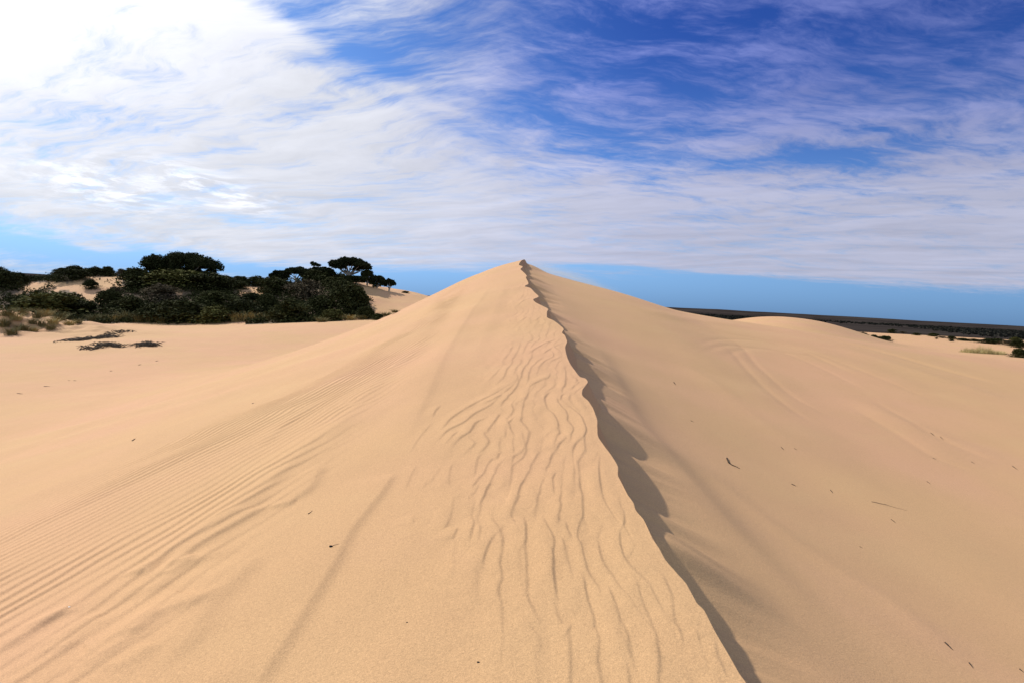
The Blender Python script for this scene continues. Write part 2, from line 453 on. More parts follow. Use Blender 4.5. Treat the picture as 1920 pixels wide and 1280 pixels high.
# broader features: points, height (m), width on the sunny side, width on the far side
CREASES = [
    (C8((930, 60), (860, 170), (790, 260), (690, 390), (600, 560), (500, 720), (400, 880), (300, 1030), (215, 1160), (150, 1290)), 0.0190, .40, .045, False, .10),
    (C8((600, 20), (540, 55), (500, 130), (420, 225)), 0.0241, .22, .07), (C8((430, 222), (350, 235), (280, 262)), 0.0186, .10, .03),
    (CL((1520, 250), (1420, 320), (1300, 390), (1130, 500), (930, 620)), 0.0279, .30, .10),
    (CL((1130, 560), (1040, 600), (930, 628)), 0.0168, .14, .04), (CL((1110, 580), (1000, 640), (930, 690)), 0.0121, .08, .04),
    (CL((920, 620), (820, 640), (740, 690)), 0.0186, .10, .20),
    (CL((1360, 500), (1150, 580), (1000, 640), (900, 720), (760, 830)), 0.0204, .22, .09),
    (CL((1500, 520), (1400, 620), (1300, 740), (1180, 850), (1080, 1020), (980, 1130), (880, 1280)), 0.0241, .28, .10),
    (CL((1240, 740), (1120, 840), (940, 890), (780, 1000), (620, 1110), (480, 1180), (330, 1220)), 0.0224, .22, .07),
    (CL((940, 890), (800, 960), (720, 1050)), 0.0130, .10, .04), (CL((650, 890), (540, 950), (420, 1030), (280, 1140)), 0.0130, .10, .03),
    (CL((590, 870), (450, 950), (300, 1040), (150, 1110)), 0.0111, .10, .03), (CL((540, 840), (380, 880), (240, 940), (130, 1030), (0, 1110)), 0.0149, .12, .03),
    (CL((430, 860), (240, 940), (60, 1000)), 0.0093, .08, .03), (CL((900, 1080), (760, 1160), (600, 1250)), 0.0111, .12, .04),
    ([(640, 790), (560, 850), (480, 930), (380, 990), (300, 1040)], 0.0204, .35, .14),
    ([(800, 640), (700, 720), (620, 810), (560, 900)], 0.0279, .5, .22), ([(830, 560), (780, 640), (720, 720)], 0.0279, .5, .3),
    ([(620, 740), (540, 790), (470, 850)], 0.0168, .25, .10),
    ([(715, 905), (755, 830), (795, 745), (838, 660), (880, 590), (925, 530)], .016, .45, .09, False, .2),
    ([(905, 560), (860, 640), (800, 740), (740, 840)], .020, .5, .25), ([(930, 530), (880, 590), (800, 690), (700, 800)], .022, .6, .3),
    ([(860, 550), (760, 630), (640, 715), (520, 790)], .022, .5, .3), ([(950, 520), (925, 580), (890, 660), (850, 740)], .018, .4, .2),
    ([(780, 600), (690, 670), (600, 730), (480, 800)], .018, .4, .2), ([(560, 860), (450, 950), (340, 1020), (200, 1120)], .018, .3, .1),
    # foot of the sliding sand on the lee, and long lines on the right slope
    ([(1110, 640), (1180, 770), (1270, 880), (1360, 985), (1470, 1100), (1560, 1195), (1640, 1280)], .044, .50, .26),
    ([(1300, 860), (1450, 985), (1560, 1060), (1700, 1150), (1790, 1230), (1860, 1290)], 0.0124, .20, .18),
    ([(1165, 573), (1230, 588), (1300, 600), (1420, 615)], 0.0310, .8, .5), ([(1480, 645), (1620, 690), (1760, 740)], 0.0310, 1.2, .8),
    ([(1590, 740), (1680, 790), (1760, 840), (1880, 880)], 0.0248, .5, .5),
    ([(1325, 622), (1385, 645), (1425, 690), (1490, 745), (1600, 800)], -0.0125, .13, .12), ([(1312, 632), (1368, 655), (1408, 700), (1465, 752), (1560, 815)], -0.0125, .13, .12),
    ([(1300, 650), (1360, 636), (1430, 640), (1520, 665), (1640, 720)], -0.0107, .14, .12), ([(1310, 662), (1380, 648), (1450, 656), (1540, 690), (1650, 745)], -0.0107, .14, .12),
    ([(1345, 670), (1430, 655), (1520, 668), (1600, 700)], -0.0090, .14, .12), ([(1290, 606), (1360, 625), (1450, 640), (1600, 690), (1800, 770)], -0.0107, .16, .14),
    ([(1620, 740), (1680, 775), (1760, 822), (1900, 878)], -0.0107, .14, .12), ([(1590, 760), (1660, 800), (1740, 850), (1860, 900)], -0.0090, .14, .12),
    ([(1480, 620), (1620, 650), (1800, 700), (1915, 730)], -.05, .35, .3), ([(1560, 650), (1700, 690), (1915, 760)], .04, .8, .5),
    ([(1250, 660), (1340, 720), (1440, 800), (1560, 880)], 0.0124, .4, .3), ([(1600, 760), (1720, 800), (1900, 870)], 0.0186, .4, .3),
]


def to_world(poly):
    out = []
    for a, b in poly:
        p = ground(a, b)
        if p is not None:
            out.append(p[:2])
    P = np.array(out)
    if len(P) < 2:
        return P
    # resample smoothly
    s = np.concatenate([[0], np.cumsum(np.linalg.norm(np.diff(P, axis=0), axis=1))])
    keep = np.concatenate([[True], np.diff(s) > 1e-4]); P = P[keep]; s = s[keep]
    if len(P) < 2:
        return P
    n = max(6, int(s[-1] / .05)); n = min(n, 60)
    t = np.linspace(0, s[-1], n)
    fx, fy = curve(s, P[:, 0]), curve(s, P[:, 1])
    return np.stack([fx(t), fy(t)], 1)


AW = np.array([-math.sin(SUN_AZ), -math.cos(SUN_AZ)])     # horizontally away from the sun


def add_line(X, Y, D, poly, A, wu, wd, saw=False, tp=None):
    """raise a ridge along the polyline: wide on the sunny side, steep on the side away from the sun"""
    P = to_world(poly)
    if len(P) < 2:
        return
    if not saw: wd = max(wd, .055)
    rad = max(wu, wd) * 2.6
    x0, y0 = P.min(0) - rad; x1, y1 = P.max(0) + rad
    idx = np.where((X > x0) & (X < x1) & (Y > y0) & (Y < y1))[0]
    if len(idx) == 0:
        return
    px, py = X[idx], Y[idx]
    best = np.full(len(idx), 1e9); sg = np.zeros(len(idx)); ar = np.zeros(len(idx))
    for i in range(len(P) - 1):
        a, b = P[i], P[i + 1]
        v = b - a; L2 = v @ v
        if L2 < 1e-9: continue
        t = np.clip(((px - a[0]) * v[0] + (py - a[1]) * v[1]) / L2, 0, 1)
        dx = px - a[0] - t * v[0]; dy = py - a[1] - t * v[1]
        d = np.hypot(dx, dy)
        n = np.array([-v[1], v[0]]) / math.sqrt(L2)
        if n @ AW < 0: n = -n
        k = d < best
        best[k] = d[k]; sg[k] = (dx * n[0] + dy * n[1])[k]; ar[k] = (i + t[k]) / (len(P) - 1)
    s = np.where(sg >= 0, best, -best)
    prof = np.where(s < 0, np.exp(-(s / wu) ** 2), np.exp(-(s / wd) ** 2))
    tp = tp or (.30 if saw else .24)
    taper = sst(ar, 0, tp) * (1 - sst(ar, 1 - tp, 1.0))
    if saw:        # long ramp up from the wind side, short drop on the other
        up = np.clip(1 + s / wu, 0, 1); up = up * up * (3 - 2 * up)
        dn = np.clip(1 - s / wd, 0, 1); dn = dn * dn * (3 - 2 * dn)
        prof = np.where(s < 0, up, dn)
        D[idx] = np.maximum(D[idx], A * prof * taper)
    else:
        D[idx] += A * prof * taper


def detail(X, Y, on_lee):
    """small relief of the sand; flat arrays"""
    D = np.zeros_like(X)
    near = (Y > 1.0) & (Y < 60)
    # --- fine parallel ripples on the windward slope
    a1, a2 = ground(60, 1090), ground(600, 800)
    dv = (a2 - a1)[:2]; dv /= np.linalg.norm(dv)
    nv = np.array([dv[1], -dv[0]])
    if nv[0] < 0: nv = -nv
    I = np.where(near & (~on_lee) & (X < 1.5))[0]
    x, y = X[I], Y[I]
    s = x * nv[0] + y * nv[1]
    q = x * dv[0] + y * dv[1]
    s0 = a1[:2] @ nv
    s = s - s0
    w = .10 * vn(q * .42, s * 1.0, 50) + .045 * vn(q * 1.1, s * 2.2, 51) + .02 * vn(q * 2.6, s * 5, 49)
    lam = curve([-6, -2.5, -1, 0, 1, 3], [.10, .10, .115, .14, .18, .23])
    tt = np.linspace(-12, 6, 2000); ph = np.cumsum(1 / lam(tt)) * (tt[1] - tt[0])
    def ripple_set(ang, sh, sd0):
        ss = s * math.cos(ang) + q * math.sin(ang)
        w = .09 * vn(q * .42 + sh, s * 1.0, sd0) + .05 * vn(q * 1.0, s * 2.0 + sh, sd0 + 1) + .025 * vn(q * 2.4, s * 4, sd0 + 2)
        return np.interp(ss + w, tt, ph) + sh
    def sawf(p, a=.74):
        f = p - np.floor(p)
        f = np.where(f < a, f / a, (1 - f) / (1 - a))
        return f * f * (3 - 2 * f)
    k1 = sst(vn(q * .30, s * .7, 56) + .35 * vn(q * .9, s * 2, 59), -.12, .12)
    saw = sawf(ripple_set(R(1.5), 0, 50)) * k1 + sawf(ripple_set(R(-4), .5, 150)) * (1 - k1)
    pxx, pyy = project(x, y, height(x, y))
    # the band they occupy, limits traced on the slope
    Alo = [ground(*p)[:2] for p in ((0, 985), (240, 840), (480, 745), (640, 680), (740, 630))]
    Ahi = [ground(*p)[:2] for p in ((240, 1279), (420, 1080), (560, 930), (665, 800), (780, 690), (820, 630))]
    lo = np.interp(y, [p[1] for p in Alo][::1], [p[0] for p in Alo])
    hi = np.interp(y, sorted(p[1] for p in Ahi), [p[0] for p in sorted(Ahi, key=lambda p: p[1])])
    wd = np.maximum(hi - lo, .3)
    m = sst(x, lo - .15 * wd, lo + .40 * wd) * (1 - sst(x, hi - .25 * wd, hi + .12 * wd))
    brk = .42 + .58 * sst(vn(q * .38, s * 1.7, 52) + .6 * vn(q * 1.2, s * 4, 53), -.5, .5)
    dist = 1 + .5 * sst(y, 7, 20)
    D[I] += saw * .0135 * m * brk * dist
    # --- low rolling forms between the ripples and the crest
    D[I] += .022 * fbm(s * .9, q * .35, 55, 3) * (1 - sst(x, -.2, .6)) * sst(y, 1, 3) * (1 - .5 * sst(y, 10, 30))
    # faint secondary ripples near the crest
    I = np.where(near & (~on_lee) & (Y < 20) & (X > -1.2))[0]
    x, y = X[I], Y[I]
    dd = xc(y) - x
    lim = np.interp(y, [2, 3.5, 5, 8, 12, 20], [.75, 1.2, 1.4, 1.35, 1.0, .5])
    D[I] += .004 * fbm(x * 7, y * 1.6, 67, 2) * (1 - sst(dd, lim, lim + .2)) * sst(dd, .03, .2)
    D[I] += .006 * fbm(x * 4, y * 3, 64, 3) * (1 - sst(dd, lim, lim + .3))
    # winding steps between the traced ones
    sl_ = np.interp(y, [0, 4.5, 7, 10, 14, 20], [0, 0, .35, .95, 1.7, 2.6])
    ww = x - .55 * sl_ + .085 * vn(x * 1.4 + 3, y * 1.25, 60) + .042 * vn(x * 3, y * 2.7, 61) + .012 * vn(x * 6, y * 6, 68)
    ww = ww + .04 * vn(x * .6, y * .5, 69)
    fr = ww / .135; cell = np.floor(fr); fr = fr - cell
    lw = .15 + .06 * vn(x * 1.1, y * .9, 72)
    saw = np.where(fr < 1 - lw, fr / (1 - lw), (1 - fr) / lw)
    saw = saw * saw * (3 - 2 * saw)
    live = sst(vn(cell * 3.7, y * .85, 62) + .5 * vn(cell * 1.3 + 9, y * 2.1, 63), -.65, .05)
    fld = .0074 * saw * (.75 + .5 * sst(vn(x * 2.6, y * 2.2, 73), -.6, .6)) * (.25 + .75 * live) * (1 - .5 * sst(y, 9, 14)) * (1 - sst(dd + .12 * vn(y * 1.3, 0, 65), lim * .8, lim)) * sst(dd, .04, .16)
    E = np.zeros_like(D)
    for r in RIPPLES:
        add_line(X, Y, E, r, .0078, .15, .021, True)
    D += E * (.55 + .75 * sst(vn(X * 2.3, Y * 1.9, 66), -.6, .6))
    D[I] += np.where(E[I] > fld, 0, fld - E[I])
    for c in CREASES:
        add_line(X, Y, D, *c)
    return D


# ------------------------------------------------------------------ scene helpers
def link(o, parent=None):
    scene.collection.objects.link(o)
    if parent is not None:
        o.parent = parent
    return o


def tag(o, label=None, cat=None, group=None, kind=None):
    if label: o['label'] = label
    if cat: o['category'] = cat
    if group: o['group'] = group
    if kind: o['kind'] = kind
    return o


def mesh_np(name, V, Fq, mats, parent=None, smooth=True, matidx=None):
    me = bpy.data.meshes.new(name)
    V = np.asarray(V, np.float32); Fq = np.asarray(Fq, np.int32)
    n = Fq.shape[1]
    me.vertices.add(len(V)); me.vertices.foreach_set('co', V.ravel())
    me.loops.add(Fq.size); me.loops.foreach_set('vertex_index', Fq.ravel())
    me.polygons.add(len(Fq)); me.polygons.foreach_set('loop_start', np.arange(0, Fq.size, n, dtype=np.int32))
    me.polygons.foreach_set('loop_total', np.full(len(Fq), n, np.int32))
    me.polygons.foreach_set('use_smooth', np.full(len(Fq), smooth))
    for m in mats: me.materials.append(m)
    if matidx is not None:
        me.polygons.foreach_set('material_index', np.asarray(matidx, np.int32))
    me.update(calc_edges=True)
    me.validate()
    o = bpy.data.objects.new(name, me)
    return link(o, parent)


def empty(name, loc):
    o = bpy.data.objects.new(name, None); o.location = loc; o.empty_display_size = .3
    return link(o)


def new_mat(name):
    m = bpy.data.materials.new(name); m.use_nodes = True
    nt = m.node_tree
    T = NT(nt.nodes, nt.links)
    b = nt.nodes['Principled BSDF']
    return m, T, b


# ------------------------------------------------------------------ materials
def sand_material():
    m, T, b = new_mat('dune sand')
    g = T.n.new('ShaderNodeNewGeometry').outputs['Position']
    big = T.noise(g, .16, 3, .5)
    mid = T.noise(T.v('MULTIPLY', g, (1.0, .45, 1.0)), .9, 4, .55)
    c = T.mix(T.mapr(big, .35, .65), (.490, .292, .142, 1), (.505, .284, .153, 1))
    c = T.mix(T.m('MULTIPLY', T.mapr(mid, .38, .68), .30), c, (.440, .262, .130, 1))
    pat = T.noise(g, .45, 5, .6)
    c = T.mix(T.m('MULTIPLY', T.mapr(pat, .50, .70), .20), c, (.520, .290, .172, 1))
    c = T.mix(T.m('MULTIPLY', T.mapr(pat, .50, .32), .25), c, (.505, .320, .155, 1))
    gr1 = T.noise(g, 190, 2, .7)
    gr2 = T.noise(g, 60, 3, .7)
    spk = T.mapr(gr1, .34, .66, .80, 1.16, False)
    spk2 = T.mapr(gr2, .3, .7, .90, 1.08, False)
    c = T.v('SCALE', c, T.m('MULTIPLY', spk, spk2))
    at = T.n.new('ShaderNodeAttribute'); at.attribute_name = 'litter'
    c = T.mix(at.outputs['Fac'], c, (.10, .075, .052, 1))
    T.put(b.inputs['Base Color'], c)
    b.inputs['Roughness'].default_value = .93
    b.inputs['Specular IOR Level'].default_value = .15
    bump = T.n.new('ShaderNodeBump')
    bump.inputs['Strength'].default_value = .8
    bump.inputs['Distance'].default_value = .004
    hgt = T.m('ADD', gr2, T.m('MULTIPLY', gr1, .45))
    hgt = T.m('ADD', hgt, T.m('MULTIPLY', T.noise(g, 16, 3, .6), .8))
    T.put(bump.inputs['Height'], hgt)
    T.put(b.inputs['Normal'], bump.outputs[0])
    return m


def leaf_material(name, c1, c2, rough=.85):
    m, T, b = new_mat(name)
    g = T.n.new('ShaderNodeNewGeometry')
    n = T.noise(g.outputs['Position'], 1.1, 3, .6)
    rnd = g.outputs['Random Per Island']
    ob = T.n.new('ShaderNodeObjectInfo').outputs['Random']
    f = T.m('ADD', T.m('ADD', T.m('MULTIPLY', T.mapr(n, .3, .7), .4), T.m('MULTIPLY', rnd, .25)), T.m('MULTIPLY', ob, .35))
    T.put(b.inputs['Base Color'], T.mix(f, (*c1, 1), (*c2, 1)))
    b.inputs['Roughness'].default_value = rough
    b.inputs['Specular IOR Level'].default_value = .02
    return m


M_SAND = sand_material()
M_LEAF = leaf_material('dark scrub leaves', (.013, .015, .007), (.062, .062, .020))
M_LEAF2 = leaf_material('olive scrub leaves', (.045, .045, .014), (.125, .115, .032))
M_BROWN = leaf_material('dry brown scrub', (.050, .038, .022), (.115, .088, .050))
M_LEAF3 = leaf_material('tree canopy leaves', (.010, .012, .007), (.036, .040, .014))
M_BARK = leaf_material('pale bark', (.20, .17, .14), (.34, .30, .25), .9)
M_TWIG = leaf_material('dark dry wood', (.035, .028, .022), (.085, .066, .05), .9)
M_GRASS = leaf_material('dry dune grass', (.27, .21, .085), (.44, .34, .15), .8)
M_GRASS2 = leaf_material('green dune grass', (.095, .085, .036), (.21, .175, .075), .8)
M_SHELL = leaf_material('bleached shell', (.72, .66, .55), (.82, .78, .70), .5)
M_FAR = leaf_material('far scrub', (.016, .015, .013), (.034, .032, .022), .9)

# ------------------------------------------------------------------ the sand
def build_sand():
    rows = [-8.0]
    while rows[-1] < 1.6:
        rows.append(rows[-1] + .10 if rows[-1] < .8 else rows[-1] + .03)
    while rows[-1] < 62:
        rows.append(rows[-1] + .0024 * rows[-1] + .0022)
    while rows[-1] < 500:
        rows.append(rows[-1] * 1.0085)
    rows = np.array(rows)
    nL, nR = 940, 520
    sl = np.linspace(1, 0, nL, endpoint=False); sr = np.linspace(0, 1, nR + 1)
    t = np.concatenate([-(sl ** 1.18), (.35 * sr + .65 * sr ** 2)])
    w = np.where(rows > 0, 1.02 * rows, 0) + 4.5
    Y = np.repeat(rows[:, None], len(t), 1)
    U = t[None, :] * w[:, None]
    wig = (xc(rows) - xs(rows))[:, None] * np.exp(-np.abs(U) / .5)
    X = xs(rows)[:, None] + wig + U
    lee = np.repeat((t >= 0)[None, :], len(rows), 0)
    X[:, nL] = xc(rows)          # grid line exactly on the crest
    x, y = X.ravel(), Y.ravel()
    z = height(x, y)
    D = detail(x, y, lee.ravel())
    z = z + D
    # the crest edge itself stays crisp: nothing added on the very lip
    edge = sst(y, 250, 480) * 4.0
    z = z - edge
    V = np.stack([x, y, z], 1)
    nr, nc = X.shape
    a = (np.arange(nr - 1)[:, None] * nc + np.arange(nc - 1)[None, :]).ravel()
    Fq = np.stack([a, a + 1, a + nc + 1, a + nc], 1)
    o = mesh_np('sand_ground', V, Fq, [M_SAND])
    o['kind'] = 'structure'
    # leaf litter and dark soil under the scrub
    li = np.zeros(len(x), np.float32)
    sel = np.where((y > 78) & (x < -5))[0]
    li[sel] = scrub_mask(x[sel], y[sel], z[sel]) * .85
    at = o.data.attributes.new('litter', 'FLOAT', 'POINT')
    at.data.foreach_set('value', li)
    return o


# bare sand showing between the bushes, outlines in photo pixels
BARE = [[(150, 520), (232, 516), (236, 540), (215, 552), (182, 572), (140, 552), (120, 540)],
        [(40, 530), (120, 530), (130, 541), (60, 545), (20, 560)],
        [(445, 535), (490, 540), (502, 562), (488, 575), (450, 556)],
        [(655, 528), (700, 534), (760, 546), (830, 550), (830, 590), (700, 596), (690, 570), (668, 548)],
        [(300, 528), (345, 540), (338, 552), (296, 540)],
        [(560, 560), (580, 556), (585, 566), (562, 570)]]
SCRUB = [(-400, 500), (0, 505), (60, 515), (140, 500), (270, 490), (640, 500), (660, 520), (690, 560), (715, 592), (640, 603), (500, 606), (170, 604), (-400, 596)]


def in_poly(px, py, poly):
    c = np.zeros(px.shape, bool); n = len(poly); j = n - 1
    for i in range(n):
        xi, yi = poly[i]; xj, yj = poly[j]
        k = ((yi > py) != (yj > py)) & (px < (xj - xi) * (py - yi) / (yj - yi + 1e-9) + xi)
        c ^= k; j = i
    return c


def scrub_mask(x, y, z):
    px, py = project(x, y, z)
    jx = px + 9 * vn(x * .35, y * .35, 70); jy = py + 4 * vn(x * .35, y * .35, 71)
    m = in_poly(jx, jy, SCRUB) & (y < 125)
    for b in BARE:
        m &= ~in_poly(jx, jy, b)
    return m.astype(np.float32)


sand = build_sand()

# ------------------------------------------------------------------ the plain and the hills to the horizon
def build_plain():
    rs = np.concatenate([[0.0], np.exp(np.linspace(math.log(300), math.log(14000), 70))])
    na = 320
    th = np.linspace(0, 2 * math.pi, na, endpoint=False)
    X = rs[:, None] * np.sin(th)[None]; Y = rs[:, None] * np.cos(th)[None]
    roll = fbm(X / 900, Y / 900, 80, 4) * 9 * sst(rs, 900, 3000)[:, None]
    Z = -7.2 + roll + 7 * sst(rs, 600, 4000)[:, None]
    Z[0] = -7.2
    V = np.stack([X.ravel(), Y.ravel(), Z.ravel()], 1)
    i = np.arange(len(rs) - 1)[:, None]; j = np.arange(na)[None]
    a = i * na + j; b = i * na + (j + 1) % na
    Fq = np.stack([a, b, b + na, a + na], -1).reshape(-1, 4)[:, ::-1]
    m, T, bs = new_mat('scrub plain')
    g = T.n.new('ShaderNodeNewGeometry').outputs['Position']
    c = T.mix(T.mapr(T.noise(g, .004, 6, .6), .35, .65), (.021, .017, .016, 1), (.040, .032, .028, 1))
    c = T.mix(T.m('MULTIPLY', T.mapr(T.noise(g, .03, 6, .65), .5, .7), .6), c, (.058, .046, .036, 1))
    T.put(bs.inputs['Base Color'], c)
    bs.inputs['Roughness'].default_value = 1
    bs.inputs['Specular IOR Level'].default_value = 0
    o = mesh_np('plain', V, Fq, [m]); o['kind'] = 'structure'
    # a long low range closing the view
    na = 500
    th = np.linspace(-math.pi, math.pi, na)
    prof = np.array([0, .35, .75, .95, 1.0, .7, .2, -.3]); rad = np.array([3000, 3200, 3500, 3800, 4100, 4600, 5200, 6000])
    px = np.tan(np.clip(th, -1.2, 1.2)) * F_PX + 960
    top = 17 + 9 * fbm(th * 4, th * 0, 90, 4) + 7 * sst(th, .05, .35) * (1 - .5 * sst(th, .4, .7))
    X = rad[:, None] * np.sin(th)[None]; Y = rad[:, None] * np.cos(th)[None]
    Z = -9 + prof[:, None] * (top + 9)[None] + fbm(X / 220, Y / 220, 91, 4) * 2.2 * (prof[:, None] > 0)
    V = np.stack([X.ravel(), Y.ravel(), Z.ravel()], 1)
    i = np.arange(len(rad) - 1)[:, None]; j = np.arange(na - 1)[None]
    a = i * na + j
    Fq = np.stack([a, a + 1, a + na + 1, a + na], -1).reshape(-1, 4)[:, ::-1]
    o = mesh_np('hills', V, Fq, [m]); o['kind'] = 'structure'


build_plain()

# ------------------------------------------------------------------ foliage builders
def leaf_quads(P, size, seed, flat=.0):
    """two crossing small faces at each point, random tilt"""
    r = np.random.default_rng(seed)
    n = len(P)
    a = r.normal(size=(n, 3)); a /= np.linalg.norm(a, axis=1)[:, None]
    b = r.normal(size=(n, 3)); b -= (b * a).sum(1)[:, None] * a; b /= np.linalg.norm(b, axis=1)[:, None]
    s = size * r.uniform(.55, 1.35, (n, 1))
    a = a * s; b = b * s * r.uniform(.45, .8, (n, 1))
    V = np.stack([P - a, P - b * .9 + a * .1, P + a, P + b], 1).reshape(-1, 3)
    Fq = np.arange(4 * n).reshape(n, 4)
    return V, Fq


def tube(path, radii, seg=6):
    path = [np.array(p, float) for p in path]
    V = []; Fq = []
    for i, p in enumerate(path):
        t = path[min(i + 1, len(path) - 1)] - path[max(i - 1, 0)]
        t = t / (np.linalg.norm(t) + 1e-9)
        u = np.cross(t, [0.31, 0.2, 1.0]) if abs(t[2]) < .95 else np.cross(t, [1, 0, 0])
        u /= np.linalg.norm(u); w = np.cross(t, u)
        for k in range(seg):
            an = 2 * math.pi * k / seg
            V.append(p + radii[i] * (math.cos(an) * u + math.sin(an) * w))
    for i in range(len(path) - 1):
        for k in range(seg):
            a = i * seg + k; b = i * seg + (k + 1) % seg
            Fq.append((a, b, b + seg, a + seg))
    # close ends with a centre fan made of degenerate-free quads
    for base, p in ((0, path[0]), ((len(path) - 1) * seg, path[-1])):
        c = len(V); V.append(p)
        for k in range(0, seg, 2):
            Fq.append((base + k, base + (k + 1) % seg, base + (k + 2) % seg, c))
    return np.array(V), np.array(Fq)


def merge(parts):
    V = []; Fq = []; M = []; o = 0
    for v, f, m in parts:
        V.append(v); Fq.append(f + o); M.append(np.full(len(f), m)); o += len(v)
    return np.concatenate(V), np.concatenate(Fq), np.concatenate(M)


def lobe_points(c, rad, n, r, shell=.55, lower=-.35):
    d = r.normal(size=(n * 2, 3)); d /= np.linalg.norm(d, axis=1)[:, None]
    d = d[d[:, 2] > lower][:n]
    k = r.uniform(shell ** 2, 1, len(d)) ** .5
    # lumpy surface
    lump = 1 + .16 * np.sin(d[:, 0] * 7 + c[0] * 3) * np.sin(d[:, 1] * 6 + c[1] * 5) + .08 * r.normal(size=len(d))
    return np.array(c) + d * np.array(rad) * (k * lump)[:, None]


def shrub_mesh(name, seed, mat, lobes=11, leaves=6500, size=.030):
    """unit shrub: about 1 wide (radius .5), 1 high; scaled by its object"""
    r = np.random.default_rng(seed)
    parts = []
    for i in range(lobes):
        an = r.uniform(0, 2 * math.pi); q = r.uniform(0, .30)
        c = (math.cos(an) * q, math.sin(an) * q, r.uniform(.32, .68) * (1 - .7 * q))
        rad = r.uniform(.15, .26, 3) * (1, 1, 1.1)
        P = lobe_points(c, rad, leaves // lobes, r)
        parts.append((*leaf_quads(P, size, seed * 31 + i), 0))
        # twigs under the lobe
        parts.append((*tube([(r.uniform(-.05, .05), r.uniform(-.05, .05), -.06), (c[0] * .6, c[1] * .6, c[2] * .5), c], [.018, .012, .005], 4), 1))
    V, Fq, M = merge(parts)
    # skirts down to the ground
    P = np.stack([r.normal(0, .22, leaves // 4), r.normal(0, .22, leaves // 4), r.uniform(-.05, .35, leaves // 4)], 1)
    v2, f2 = leaf_quads(P, size, seed + 99)
    V, Fq, M = merge([(V, Fq, 0), (v2, f2, 0)])[0:2] + (np.concatenate([M, np.zeros(len(f2), int)]),)
    me = bpy.data.meshes.new(name)
    o = mesh_np(name, V, Fq, [mat, M_TWIG], smooth=False, matidx=M)
    me2 = o.data
    bpy.data.objects.remove(o)
    bpy.data.meshes.remove(me)
    return me2


SHRUBS = {'dark': [shrub_mesh('dark_shrub', s, M_LEAF) for s in (1, 2, 3, 4)],
          'olive': [shrub_mesh('olive_shrub', s, M_LEAF2) for s in (11, 12, 13)],
          'open': [shrub_mesh('open_shrub', s, M_BROWN, 8, 2600, .028) for s in (21, 22)]}
_cnt = 0


def shrub(px, py, wpx, hpx, label, kind='dark', group=None, Y=None, sink=.06):
    """a shrub whose foot stands at photo pixel (px, py) (or on the ground at distance Y in that direction)"""
    global _cnt
    _cnt += 1
    if Y is None:
        p = ground(px, py, 20)
        if p is None:
            Y = 110
    if Y is not None:
        d = px_dir(px, py); x = d[0] / d[1] * Y
        p = np.array([x, Y, float(height(x, Y))])
    r = random.Random(_cnt * 13)
    w = wpx / F_PX * p[1]; h = hpx / F_PX * p[1]
    me = SHRUBS[kind][_cnt % len(SHRUBS[kind])]
    o = bpy.data.objects.new('shrub', me)
    o.location = (p[0], p[1], p[2] - h * sink)
    o.rotation_euler = (0, 0, r.uniform(0, 6.28))
    k = r.uniform(.8, 1.0)
    o.scale = (w * 1.12, w * 1.12 * k, h * 1.12)
    link(o)
    return tag(o, label, 'shrub', group)


